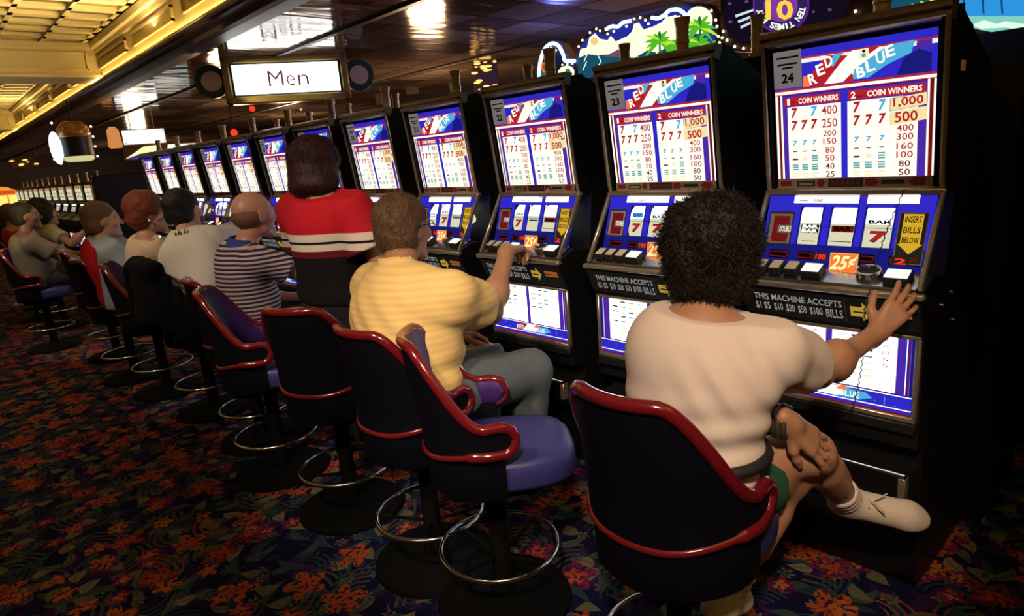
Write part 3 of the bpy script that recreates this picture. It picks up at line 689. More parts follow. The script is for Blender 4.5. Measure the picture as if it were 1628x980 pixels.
for pts in([(935,86),(930,98),(934,98),(928,112)],[(952,88),(957,98),(950,108),(958,118)],[(1015,90),(1020,98),(1014,106)],[(1046,84),(1040,96),(1044,104)]):
    for a,c in zip(pts,pts[1:]): S.poly([(a[0]-.8,a[1]),(a[0]+.8,a[1]),(c[0]+.8,c[1]),(c[0]-.8,c[1])],W_,4)
for (u,v,L) in((1050,66,30),(1078,74,26),(1114,44,34),(1112,70,30),(1132,76,20)):
    S.poly([(u-1.5,v),(u+1.5,v),(u+3,v+40),(u-1,v+40)],LEAFD,3)
    for k in range(11):
        a=math.radians(-35+25*k+(u%7)); S.frond(u,v,a,L*(.75+.25*((k*5)%3)/2),(LEAF,LEAFY,LEAFD)[k%3] if k%2 else LEAF,4+k*.1,3.0)
S.poly([(1030,112),(1040,92),(1060,96),(1080,88),(1140,86),(1140,100)],LEAFD,2.5)
for k in range(12): S.frond(1036+k*9,106-k*1.2,math.radians(40+(k*37)%100),20,LEAF if k%2 else LEAFY,4.5,2.2)
build(S.mb,'lit_face',t)
b=MB(); neon(b,[(963,47),(972,42),(983,42),(990,36),(1003,33)],NEON); build(b,'neon_tube',t,60)
b=MB(); neon(b,[(1036,28),(1046,29),(1056,24),(1064,17),(1076,15),(1086,20),(1093,28)],NEON); build(b,'neon_tube',t,60)
bulbs(t,[(920,74),(926,64),(938,52),(948,46),(954,49),(966,54),(976,50),(996,42),(1008,30),(1018,28),(1026,32),(1031,38),(1060,26),(1080,27),(1131,17),(1138,32),(1140,42),(1142,58),(1144,68)])
t=thing('neon_arch_sign','small arched sign outlined in blue neon beside the cloud sign','sign')
S=Sign(); arch=[(856,136),(856,100),(862,80),(872,68),(882,65),(892,70),(900,84),(905,93),(914,95),(915,104),(915,112),(915,134)]
S.back(arch,pm('arch_navy',(.01,.012,.05),.5)); build(S.mb,'backing',t)
S=Sign(); S.poly([(860,134),(860,98),(866,82),(874,80),(876,126),(872,134)],em('arch_teal',(.02,.2,.22),.7),1); S.disc(867,102,6.5,em('arch_orange',(.75,.2,.03),.9),2,14,14); S.disc(867,97,3,INK,3,8); S.disc(868,106,4,em('arch_red',(.5,.04,.02),.8),3,8)
S.poly([(888,114),(893,107),(902,104),(910,106),(914,112),(914,130),(888,130)],CLOUD,2); S.disc(904,115,4.5,em('arch_green',(.02,.25,.18),.8),3,12,6)
build(S.mb,'lit_face',t)
b=MB(); neon(b,[(858,134),(857,112),(861,90),(868,75),(878,69),(888,73),(895,86),(898,96),(906,97),(914,97)],NEON,.012); build(b,'neon_tube',t,60)
bulbs(t,[(876,76),(884,80),(870,84),(894,103),(902,102),(910,101)],.007)
t=thing('ten_times_pay_sign','dark violet marquee with round badge reading ten times pay','sign')
S=Sign(); mar=[(1146,-20),(1146,40),(1150,66),(1165,82),(1220,84),(1300,62),(1378,44),(1388,20),(1388,-20)]
S.back(mar,BROWN); build(S.mb,'backing',t)
S=Sign(); S.poly([(1153,-20),(1153,40),(1160,58),(1175,68),(1225,66),(1300,45),(1340,28),(1352,8),(1352,-20)],em('marquee_dark',(.01,.006,.02),.6),1)
for q in range(22): S.disc(1160+(q*53)%185,-4+(q*29)%58 - .12*((q*53)%185)+10,2.2,em('marquee_violet',(.22,.06,.35),.8),2,8)
for k in range(3): S.poly([(1170+k*4,24+k*9),(1200,14+k*9),(1200,17.5+k*9),(1171+k*4,28+k*9)],em('marquee_silver',(.7,.9,.95),.9),3)
cx_,cy_=1243,8
S.disc(cx_,cy_,45,em('badge_violet',(.16,.02,.35),.8),4,36); S.disc(cx_,cy_,42,em('badge_navy',(.03,.02,.12),.8),5,36); S.disc(cx_,cy_,27,em('badge_core',(.28,.05,.45),.8),6,30)
GOLD=em('badge_gold',(1,.62,.05),1.1)
def stext(body,cu,cv,w,h,m,l,rot):
    vs,fs,_=text_geo(body,.03); c,sn=math.cos(rot),math.sin(rot)
    S.mb.add([S.P(cu+((x-.5)*w*c+(y-.5)*h*sn),cv+((x-.5)*w*sn-(y-.5)*h*c),l) for x,y in vs],fs,m)
stext('10',cx_-2,cy_+8,44,32,GOLD,8,0)
for k,ch in enumerate('TEN TIMES PAY'):
    if ch==' ': continue
    a=math.radians(12+12.5*k)   # round the lower arc, tops outward
    stext(ch,cx_+35*math.cos(a),cy_+35*math.sin(a),8 if ch!='I' else 3,10,W_,7,a+PI/2)
build(S.mb,'lit_face',t)
bl=[(1150,50),(1156,64),(1168,74),(1182,77),(1196,78),(1222,77),(1240,74),(1258,70),(1276,64),(1295,58),(1312,52),(1330,46),(1346,38),(1356,28),(1360,18),(1366,32),(1368,42),(1148,60),(1146,72)]
bulbs(t,bl)
t=thing('palm_leaf_sign','lit sign of green and yellow palm leaves above the nearest machine','sign')
S=Sign(); S.back([(1395,-20),(1395,60),(1500,36),(1500,-20)],BROWN); build(S.mb,'backing',t)
S=Sign(); S.poly([(1397,-20),(1397,58),(1498,34),(1498,-20)],SKY,0)
for k in range(14):
    S.frond(1405+k*7,44-k*1.8,math.radians(25+(k*47)%130),40,(LEAF,LEAFY,em('sign_lime',(.3,.75,.05),1.1))[k%3],2+k*.1,6)
S.poly([(1420,36),(1440,24),(1455,30),(1445,38)],YL,4)
build(S.mb,'lit_face',t)
t=thing('blue_wave_sign','bright blue lit sign with a pale wave band at the top right corner','sign')
S=Sign(); S.back([(1506,-20),(1506,36),(1560,50),(1640,70),(1640,-20)],BROWN); build(S.mb,'backing',t)
S=Sign(); S.poly([(1508,-20),(1508,28),(1640,28),(1640,-20)],em('wave_blue',(.03,.30,.75),1.0,True),0); S.poly([(1508,26),(1640,26),(1640,62),(1560,48),(1508,34)],em('wave_pale',(.25,.7,.6),.9),1)
S.poly([(1545,40),(1565,32),(1585,38),(1600,34),(1640,40),(1640,50),(1600,44),(1560,46)],em('wave_foam',(.8,1,.8),1.0),2)
for k in range(3): S.poly([(1530+k*30,-10),(1534+k*30,-10),(1536+k*30,22),(1533+k*30,22)],em('wave_dark',(.01,.08,.25),.8),2)
build(S.mb,'lit_face',t)
# partition that carries the signs
b=MB(); b.box((XS-.02,-.3,0),(XS+.12,4.6,1.84),BLACK,.01); thing('sign_partition','dark partition carrying the lit signs behind the machines','partition',me=b.mesh('sign_partition'))
# ------------------------------------------------------------------ hanging signs and fittings
def facing(c,tilt=0):
    d=(CAMC-c); d.z=0; d.normalize(); M=Matrix.Identity(4); z=V((0,0,1)); x=z.cross(d)   # local x right (seen), y = away
    M.col[0]=(*x,0); M.col[1]=(*(-d),0); M.col[2]=(*z,0); M.translation=c; return M
c=atD(457,125,7.2); M=facing(c)
t=thing('restroom_sign','hanging white lit sign lettered Men in a brass frame with green rounded ends','sign',c); t.matrix_world=M
GRN=pm('bottle_green',(.012,.05,.025),.4); w2,h2=.565,.165
b=MB()
for lo,hi in(((-.66,-.07,.17),(.66,.07,.25)),((-.66,-.07,-.25),(.66,.07,-.17)),((-.66,-.07,-.25),(-.58,.07,.25)),((.58,-.07,-.25),(.66,.07,.25))): b.box(lo,hi,BRASS,.015)
build(b,'brass_frame',t,40)
b=MB(); b.box((-.59,-.05,-.18),(.59,.05,.18),GRN); build(b,'sign_box',t)
b=MB(); P=Print(b,(-w2+.01,-.053,-h2+.01),(1,0,0),(0,0,1),2*w2-.02,2*h2-.02); P.rect(0,0,1,1,em('sign_white',(1,1,1),2.4,True),0)
MEN=em('sign_maroon',(.22,.05,.08),.6)
P.text('M',.32,.24,.46,.76,MEN,1,-.006); P.text('e',.49,.24,.57,.60,MEN,1,-.008); P.text('n',.60,.24,.70,.60,MEN,1,-.008)
build(b,'lit_face',t,'keep')
for s in(-1,1):
    b=MB(); q=Matrix.Translation((s*.775,0.02,0))@Matrix.Rotation(PI/2,4,'X'); b.lathe([(.16,-.06),(.17,-.05),(.17,.05),(.16,.06)],GRN,24,q); b.lathe([(.10,.06),(.105,.07),(.10,.075)],pm('cream_boss',(.5,.38,.2),.5),20,q); build(b,'end_roundel',t,40)
b=MB(); b.tube([(-.3,0,.24),(-.3,0,ZC-c.z)],.012,BRASS,8); b.tube([(.3,0,.24),(.3,0,ZC-c.z)],.012,BRASS,8); build(b,'hanger',t)
c=atD(229,217.5,12.7); t=thing('hanging_sign_board','small blank white lit sign board hanging far back over the row','sign',c); t.matrix_world=facing(c)
b=MB(); b.box((-.38,-.03,-.15),(.38,.05,.15),BRASS,.01); build(b,'frame',t)
b=MB(); P=Print(b,(-.36,-.033,-.13),(1,0,0),(0,0,1),.72,.26); P.rect(0,0,1,1,em('board_white',(1,.97,.95),2.2,True),0)
for u,v in((.03,.9),(.97,.9),(.05,.1),(.97,.1)): P.disc(u,v,.018,INK,1,8)
build(b,'lit_face',t,'keep')
b=MB(); b.tube([(-.2,0,.14),(-.2,0,ZC-c.z)],.012,BRASS,6); b.tube([(.2,0,.14),(.2,0,ZC-c.z)],.012,BRASS,6); build(b,'hanger',t)
# hanging drum lantern
c=atD(122,232,9.5); t=thing('drum_lantern','hanging round drum sign with amber top, black band and bright white end face','sign',c); t.matrix_world=facing(c)
b=MB(); b.lathe([(.20,.12),(.21,.13),(.20,.25),(.13,.33),(.03,.36)],pm('amber_dome',(.45,.2,.03),.15,spec=.8),20); build(b,'amber_dome',t,50)
b=MB(); b.lathe([(.19,-.15),(.2,-.14),(.2,.12),(.19,.125)],BLACKM,20); build(b,'drum',t,40)
b=MB(); b.lathe([(.15,-.22),(.19,-.20),(.19,-.15),(.18,-.15)],em('lantern_cream',(.8,.75,.35),.8),20); build(b,'lower_band',t,40)
b=MB(); q=Matrix.Translation((-.25,-.13,-.02))@Matrix.Rotation(math.radians(38),4,'Z')@Matrix.Diagonal((.42,.12,1,1)); b.sph((0,0,0),.23,em('lantern_white',(.75,.92,1),2.0,True),16,q); build(b,'lit_end_face',t,60)
for k in range(9):
    b=MB(); a=-1.2+k*.3; b.sph((-.235+.46*(k%2),-.17,-.24+.07*k),.016,BULB,8); build(b,'bulb',t)
b=MB(); b.tube([(0,0,.34),(0,0,ZC-c.z+.0)],.012,BLACKM,6); build(b,'hanger',t)
# gold lamp clusters, the later ones added to reflect as streaks in the ceiling
def cluster(px,py,d,w,h,n,label,colr=(1,.55,.12)):
    c=atD(px,py,d); t=thing('gold_lamp_cluster',label,'lamp',c,group=None); t.matrix_world=facing(c); rnd=random.Random(px)
    for k in range(n):
        b=MB(); x=(rnd.random()-.5)*w; z=(rnd.random()-.5)*h; b.sph((x,-.02,z),.028 if k%3 else .016,em('gold_glow',(1,.55,.12),1.8),8,sc=(1.7,.6,.6)); build(b,'bulb',t)
    b=MB(); b.box((-w/2-.02,0,-h/2-.02),(w/2+.02,.04,h/2+.02),BROWN,.01); b.tube([(0,.02,h/2),(0,.02,ZC-c.z)],.012,BROWN,6); build(b,'panel',t)
cluster(772,120,9,.30,.36,16,'cluster of gold lamps glowing above the yellow shirted man\'s machine')
cluster(655,135,12,.20,.30,8,'cluster of gold lamps left of the largest gold cluster')
cluster(608,155,13,.25,.25,9,'cluster of gold lamps above the fifth machine from the right')
cluster(500,165,14,.8,.3,12,'wide cluster of gold lamps above the standing woman')
cluster(700,128,16,.5,.25,8,'small added cluster of gold lamps just left of the largest gold cluster')
cluster(440,178,18,1.2,.35,12,'added row of gold lamps far back under the lettered sign')
cluster(330,192,18,.9,.3,9,'added row of gold lamps far back left of the red lamps')
cluster(560,165,20,.8,.3,8,'added gold lamps far back above the sixth machine')
cluster(60,258,14,.9,.2,9,'added string of gold lamps low over the far bank at the left')
def ball(px,py,d,r,m,name,label):
    c=atD(px,py,d); b=MB(); b.sph((0,0,0),r,m,12); b.tube([(0,0,r*.9),(0,0,ZC-c.z+.02)],.01,BLACKM,6); thing(name,label,'lamp',c,me=b.mesh(name,60))
RB_=em('red_beacon',(1,.05,.02),1.0)
ball(372,211,10,.055,RB_,'red_lamp','small round red lamp hanging left of the standing woman')
ball(401,173,11,.05,RB_,'red_lamp','small round red lamp hanging below the lettered sign')
c=atD(181,218,12); b=MB(); b.lathe([(.09,-.2),(.12,-.18),(.1,.12),(.05,.18)],em('copper_glow',(.9,.35,.1),.7),14); b.tube([(0,0,.17),(0,0,ZC-c.z+.02)],.012,BLACKM,6); thing('copper_lantern','copper coloured lantern hanging left of the small blank sign','lamp',c,me=b.mesh('copper_lantern',50))
# distant glittering sign above the far bank
c=atD(262,237,13); t=thing('arched_casino_sign','far arched lit sign in cream and violet above the end of the row','sign',c); t.matrix_world=facing(c)
b=MB(); b.box((-.75,0,-.2),(.75,.08,.12),BROWN,.02); b.box((-.5,.02,-c.z),(.5,.06,-.2),BLACKM); build(b,'backing',t)
b=MB(); P=Print(b,(-.72,-.004,-.17),(1,0,0),(0,0,1),1.44,.27)
P.poly([(0,.1),(.35,.0),(.42,.95),(.25,.9)],em('far_sign_cream',(1,.85,.4),1.2),0); P.poly([(.0,.1),(.2,.05),(.2,.4)],PU,1); P.poly([(.5,.0),(.98,.0),(.95,.9),(.55,.95)],W_,0); P.poly([(.8,.3),(.95,.2),(.93,.7)],CY,1); build(b,'lit_face',t,'keep')
# ------------------------------------------------------------------ casino stools (local: +x is the way the sitter faces)
VINYL=pm('blue_vinyl_seat',(.035,.035,.17),.42,spec=.4,noise=.15,nscale=40); PAD=pm('violet_vinyl_pad',(.045,.012,.13),.38,spec=.45,noise=.15)
SHELL=pm('navy_black_shell',(.003,.003,.007),.5,spec=.12); RIM=pm('burgundy_rim',(.13,.006,.010),.16,spec=.6,coat=.6)
MATTE=pm('matte_black',(.003,.003,.003),.7,spec=.08)
def stool_parts():
    R_=[]
    def plan(th,z):        # th 0 at the back, +-120 deg at arm fronts
        a=math.radians(th); fl=1+.17*sstep(.65,1.0,z)
        x=-.215*math.cos(a)*(fl if math.cos(a)>0 else 1); y=.222*math.sin(a)*(1+.05*sstep(.65,1,z))
        if abs(th)>90: y=math.copysign(.222-.012*((abs(th)-90)/30),th); x=.0027*(abs(th)-90)
        return x,y
    def top(th):
        a=abs(th); z=1.0-.25*sstep(26,84,a)
        if a>102: z-=.06*(1-math.sqrt(max(0,1-((a-102)/18)**2)))
        return z
    def bot(th):
        a=abs(th); z=.662-.03*(1-sstep(20,80,a))
        if a>102: z+=.06*(1-math.sqrt(max(0,1-((a-102)/18)**2)))
        return z
    ths=[-120+240*i/60 for i in range(61)]; nv=10
    def surf(off,m,name,shrink=0):
        b=MB(); vs=[];fs=[]
        for th in ths:
            z0,z1=bot(th),top(th)
            for j in range(nv+1):
                z=z0+(z1-z0)*j/nv; x,y=plan(th,z); l=math.hypot(x,y); puff=off*(1+ (0.6*math.sin(PI*j/nv) if shrink else 0))
                vs.append((x-puff*x/l,y-puff*y/l,z))
        for i in range(60):
            for j in range(nv):
                a=i*(nv+1)+j; fs.append((a,a+1,a+nv+2,a+nv+1))
        return vs,fs
    # outer shell with thickness
    vo,fo=surf(-.004,None,None); vi,fi=surf(.014,None,None)
    b=MB(); b.add(vo,fo,SHELL); o=len(b.v); b.add(vi,[f[::-1] for f in fi],SHELL)
    k=nv+1; E=[]
    for i in range(60):
        for j in(0,nv): E.append((i*k+j,(i+1)*k+j,o+(i+1)*k+j,o+i*k+j))
    for j in range(nv):
        for i in(0,60): E.append((i*k+j,i*k+j+1,o+i*k+j+1,o+i*k+j))
    for f in E: b.f.append(list(f)); b.mi.append(0)
    R_.append(('back_shell',b.mesh('back_shell',60),None))
    b=MB(); pr=[(.205,.50),(.212,.51),(.214,.60),(.213,.668)]; vs=[];fs=[]
    A_=[math.radians(-100+200*i/40) for i in range(41)]
    for r_,z in pr+[(r_-.012,z) for r_,z in pr[::-1]]: vs+=[(-r_*math.cos(a),r_*math.sin(a),z) for a in A_]
    for i in range(8):
        for j in range(40): fs.append((i*41+j,i*41+j+1,((i+1)%8)*41+j+1,((i+1)%8)*41+j))
    fs+= [tuple(i*41 for i in range(8)),tuple(i*41+40 for i in range(8))[::-1]]
    b.add(vs,fs,SHELL); R_.append(('shell_skirt',b.mesh('shell_skirt',50),None))
    vi,fi=surf(.016,None,None,1); v2,f2=surf(.0145,None,None)
    b=MB(); b.add(vi,[f[::-1] for f in fi],PAD); R_.append(('back_pad',b.mesh('back_pad',60),None))
    loop=[]
    for th in ths: x,y=plan(th,top(th)); loop.append((x,y,top(th)))
    for th in ths[::-1]: x,y=plan(th,bot(th)); loop.append((x,y,bot(th)))
    out=[loop[0]]
    for p in loop[1:]:
        if (V(p)-V(out[-1])).length>.006: out.append(p)
    b=MB(); b.tube(out,[.0175 if p[2]>.66 else .011 for p in out],RIM,8,True); R_.append(('rim',b.mesh('rim',80),None))
    # seat
    def D(s,n=44):
        P=[]
        for i in range(n):
            a=2*PI*i/n; c,sn=math.cos(a),math.sin(a); e=2.0 if c<0 else 3.4
            r=(abs(c)**e+abs(sn)**e)**(-1/e); P.append(((.195 if c<0 else .278)*r*c*s,.199*r*sn*s))
        return P
    b=MB(); vs=[];fs=[]; n=44; prof=[(.90,.515),(.97,.52),(1.,.535),(1.,.575),(.985,.60),(.93,.615),(.8,.622),(.5,.628),(.2,.63)]
    for s,z in prof: vs+=[(x,y,z) for x,y in D(s)]
    for i in range(len(prof)-1):
        for j in range(n): fs.append((i*n+j,i*n+(j+1)%n,(i+1)*n+(j+1)%n,(i+1)*n+j))
    fs.append(tuple(range(n-1,-1,-1))); fs.append(tuple(range((len(prof)-1)*n,len(prof)*n)))
    b.add(vs,fs,VINYL); R_.append(('seat',b.mesh('seat',70),None))
    b=MB(); b.box((-.14,-.14,.47),(.14,.14,.515),MATTE,.01); b.lathe([(.05,.04),(.035,.08),(.032,.46),(.06,.475)],MATTE,16); R_.append(('pedestal',b.mesh('pedestal',40),None))
    b=MB(); b.lathe([(.235,0),(.24,.006),(.235,.02),(.2,.035),(.05,.05)],MATTE,32); R_.append(('base',b.mesh('base',40),None))
    b=MB(); b.tube([(.205*math.cos(2*PI*i/40),.205*math.sin(2*PI*i/40),.22) for i in range(40)],.009,CHROME,8,True)
    for k in range(4):
        a=PI/4+k*PI/2; b.tube([(.03*math.cos(a),.03*math.sin(a),.18),(.205*math.cos(a),.205*math.sin(a),.22)],.007,MATTE,6)
    R_.append(('foot_ring',b.mesh('foot_ring',60),None))
    return R_
STP=stool_parts()
def stool(x,y,deg,label):
    t=thing('casino_stool',label,'chair',(x,y,0),math.radians(deg),'blue barrel stools along the machines')
    for n,me,_ in STP: inst(n,me,t)
    return t
STOOLS=[(1.285,.865,0,'blue barrel stool under the curly haired woman in the foreground'),
 (1.262,1.575,-38,'empty blue barrel stool turned sideways between the woman in white and the man in yellow'),
 (1.235,1.95,4,'burgundy rimmed stool the man in the yellow shirt sits on'),
 (1.22,2.58,30,'stool with its blue back to the aisle, in front of the standing woman in red'),
 (1.165,3.22,-30,'empty blue stool just left of the standing woman, seat showing'),
 (1.26,3.72,-8,'burgundy rimmed stool under the bald man in stripes'),
 (1.24,4.48,5,'stool with a black jacket hung over its back'),
 (1.15,5.22,-25,'blue barrel stool under the red haired woman'),
 (1.08,5.85,2,'burgundy rimmed stool under the man in the light blue shirt'),
 (1.14,6.75,-8,'empty dark stool behind the man in the light blue shirt'),
 (.80,7.76,-20,'stool under the man in the grey shirt at the far left'),
 (1.05,8.80,0,'stool under the dark haired woman at the far left'),
 (.92,9.75,0,'stool under the person in the red shirt at the far left edge'),
 (1.10,10.7,5,'empty stool farthest along the row')]
for a in STOOLS: stool(*a)
# ------------------------------------------------------------------ implicit-surface modelling for the figures
class SDF:
    def __init__(s,lo,hi,h):
        s.h=h; s.lo=np.array(lo,float); s.n=np.ceil((np.array(hi,float)-s.lo)/h).astype(int)+1
        s.F=np.full(s.n,.5,np.float32); s.ax=[(s.lo[i]+h*np.arange(s.n[i])).astype(np.float32) for i in range(3)]
    def sub(s,lo,hi):
        a=[max(0,int(math.floor((lo[i]-s.lo[i])/s.h))) for i in range(3)]; b=[min(s.n[i],int(math.ceil((hi[i]-s.lo[i])/s.h))+1) for i in range(3)]
        if any(a[i]>=b[i] for i in range(3)): return None
        sl=tuple(slice(a[i],b[i]) for i in range(3))
        return sl,s.ax[0][sl[0]][:,None,None],s.ax[1][sl[1]][None,:,None],s.ax[2][sl[2]][None,None,:]
    def put(s,lo,hi,fn,k,mode='u'):
        m=k+3*s.h; r=s.sub([x-m for x in lo],[x+m for x in hi])
        if r is None: return
        sl,X,Y,Z=r; d=fn(X,Y,Z); A=s.F[sl]
        if mode=='u':
            o=np.minimum(A,d)
            if k>0: hh=np.maximum(k-np.abs(A-d),0)/k; o=o-hh*hh*k*.25
        else:
            d=-d; o=np.maximum(A,d)
            if k>0: hh=np.maximum(k-np.abs(A-d),0)/k; o=o+hh*hh*k*.25
        s.F[sl]=o
    def cap(s,a,b,ra,rb=None,k=.01,mode='u',ends=None):
        rb=ra if rb is None else rb; a=np.array(a,float); b=np.array(b,float); ab=b-a; L2=max(ab@ab,1e-9); R=max(ra,rb)
        lo=np.minimum(a,b)-R; hi=np.maximum(a,b)+R
        def fn(X,Y,Z):
            t=((X-a[0])*ab[0]+(Y-a[1])*ab[1]+(Z-a[2])*ab[2])/L2; tt=np.clip(t,0,1)
            d=np.sqrt((X-a[0]-tt*ab[0])**2+(Y-a[1]-tt*ab[1])**2+(Z-a[2]-tt*ab[2])**2)-(ra+(rb-ra)*tt)
            if ends: d=np.maximum(d,(t-1)*math.sqrt(L2))          # cut flat at b
            if ends=='both': d=np.maximum(d,-t*math.sqrt(L2))
            return d.astype(np.float32)
        s.put(lo,hi,fn,k,mode)
    def ell(s,c,r,A=None,k=.02,mode='u'):
        c=np.array(c,float); A=np.eye(3) if A is None else np.array(A,float); R=max(r); r=np.array(r,float)
        def fn(X,Y,Z):
            x,y,z=X-c[0],Y-c[1],Z-c[2]
            q=[(x*A[i][0]+y*A[i][1]+z*A[i][2]) for i in range(3)]
            k0=np.sqrt(sum((q[i]/r[i])**2 for i in range(3))); k1=np.sqrt(sum((q[i]/r[i]**2)**2 for i in range(3)))+1e-6
            return (k0*(k0-1)/k1).astype(np.float32)
        s.put(c-R,c+R,fn,k,mode)
    def noise(s,amp,freq,seed,aniso=(1,1,1),n=10):
        rnd=np.random.RandomState(seed); X,Y,Z=s.ax; acc=0
        for i in range(n):
            d=rnd.normal(size=3); d/=np.linalg.norm(d); d=d*freq*(.6+.8*rnd.rand())*np.array(aniso); ph=rnd.rand(3)*6.28
            acc=acc+np.sin(X*d[0]+ph[0])[:,None,None]*np.cos(Y*d[1]+ph[1])[None,:,None]*np.sin(Z*d[2]+ph[2])[None,None,:]+0*0
        s.F+=(amp*acc*(1.6/math.sqrt(n))).astype(np.float32)
    def fold(s,fn):
        X,Y,Z=s.ax; s.F+=fn(X[:,None,None],Y[None,:,None],Z[None,None,:]).astype(np.float32)
    def cut(s,p,n):      # remove the side the normal points to
        X,Y,Z=s.ax; s.F=np.maximum(s.F,((X-p[0])*n[0])[:,None,None]+((Y-p[1])*n[1])[None,:,None]+((Z-p[2])*n[2])[None,None,:]).astype(np.float32)
    def mesh(s,name,mats):
        F=s.F; F[0]=F[-1]=.5; F[:,0]=F[:,-1]=.5; F[:,:,0]=F[:,:,-1]=.5
        I=F<0; n=np.array(F.shape)-1
        cnt=np.zeros(n,np.int8)
        offs=[(i,j,k) for i in(0,1) for j in(0,1) for k in(0,1)]
        for o in offs: cnt+=I[o[0]:o[0]+n[0],o[1]:o[1]+n[1],o[2]:o[2]+n[2]]
        C=np.argwhere((cnt>0)&(cnt<8)); idx=-np.ones(n,np.int32); idx[tuple(C.T)]=np.arange(len(C))
        vals=np.stack([F[C[:,0]+o[0],C[:,1]+o[1],C[:,2]+o[2]] for o in offs],1); P=np.zeros((len(C),3)); W=np.zeros(len(C))
        for a in range(8):
            for b in range(a+1,8):
                oa,ob=np.array(offs[a]),np.array(offs[b])
                if abs(oa-ob).sum()!=1: continue
                va,vb=vals[:,a],vals[:,b]; m=(va<0)!=(vb<0); t=np.where(m,va/np.where(m,va-vb,1),0)
                P+=np.where(m[:,None],oa+t[:,None]*(ob-oa),0); W+=m
        P=(P/W[:,None]+C)*s.h+s.lo
        Q=[]
        for ax in range(3):
            a=[slice(None)]*3; b=[slice(None)]*3; a[ax]=slice(0,-1); b[ax]=slice(1,None)
            E=np.argwhere(I[tuple(a)]!=I[tuple(b)]); u,v=[(1,2),(2,0),(0,1)][ax]
            E=E[(E[:,u]>0)&(E[:,v]>0)&(E[:,u]<n[u])&(E[:,v]<n[v])]
            fl=I[tuple(a)][tuple(E.T)]
            q=[]
            for du,dv in((0,0),(-1,0),(-1,-1),(0,-1)):
                c=E.copy(); c[:,u]+=du; c[:,v]+=dv; q.append(idx[tuple(c.T)])
            q=np.stack(q,1); q[~fl]=q[~fl][:,::-1]; Q.append(q)
        Q=np.concatenate(Q); Q=Q[(Q>=0).all(1)]
        me=bpy.data.meshes.new(name); me.vertices.add(len(P)); me.vertices.foreach_set('co',P.astype(np.float32).ravel())
        me.loops.add(len(Q)*4); me.loops.foreach_set('vertex_index',Q.astype(np.int32).ravel())
        me.polygons.add(len(Q)); me.polygons.foreach_set('loop_start',np.arange(0,len(Q)*4,4,dtype=np.int32)); me.polygons.foreach_set('loop_total',np.full(len(Q),4,np.int32))
        me.update(calc_edges=True); me.polygons.foreach_set('use_smooth',[True]*len(Q))
        for m in (mats if isinstance(mats,list) else [mats]): me.materials.append(m)
        me.validate(); return me
def nrm(v): v=np.array(v,float); return v/np.linalg.norm(v)
def rotm(yaw,pitch,roll=0):      # rows = local axes (fwd, left, up) in world
    cy,sy,cp,sp=math.cos(yaw),math.sin(yaw),math.cos(pitch),math.sin(pitch)
    f=np.array((cp*cy,cp*sy,sp)); l=np.array((-sy,cy,0)); u=np.cross(f,l)
    c,s_=math.cos(roll),math.sin(roll); l2=l*c+u*s_; u2=u*c-l*s_
    return np.stack([f,l2,u2])
def head_sdf(S,c,A,sc=1.,fem=False):
    T=lambda p: np.array(c)+sc*(p[0]*A[0]+p[1]*A[1]+p[2]*A[2]); r=lambda *q:[x*sc for x in q]
    S.ell(T((-.012,0,.032)),r(.098,.077,.088),A,.02*sc); S.ell(T((.03,0,-.01)),r(.068,.064,.09),A,.03*sc)
    S.cap(T((.03,.03,-.07)),T((.075,.008,-.095)),.03*sc,.022*sc,.03*sc); S.cap(T((.03,-.03,-.07)),T((.075,-.008,-.095)),.03*sc,.022*sc,.03*sc)
    S.ell(T((.083,0,-.097)),r(.02,.022,.018),A,.02*sc)
    for s in(-1,1):
        S.cap(T((.088,s*.012,.028)),T((.078,s*.046,.026)),.010*sc,.009*sc,.012*sc)
        S.ell(T((.066,s*.045,-.022)),r(.026,.022,.022),A,.02*sc)
        S.ell(T((.097,s*.033,.008)),r(.014,.016,.011),A,.01*sc,'s'); S.ell(T((.081,s*.032,.008)),r(.0125,.013,.0115),A,.003*sc)
        S.ell(T((-.006,s*.077,-.002)),r(.020,.009,.033),A,.006*sc); S.ell(T((-.002,s*.086,.004)),r(.010,.006,.018),A,.004*sc,'s')
        S.ell(T((.107,s*.012,-.026)),r(.011,.009,.009),A,.008*sc)
    S.cap(T((.094,0,.016)),T((.118,0,-.02)),.008*sc,.011*sc,.012*sc)
    S.ell(T((.093,0,-.053)),r(.012,.024,.007),A,.006*sc); S.ell(T((.090,0,-.065)),r(.012,.021,.008),A,.006*sc)
    return T
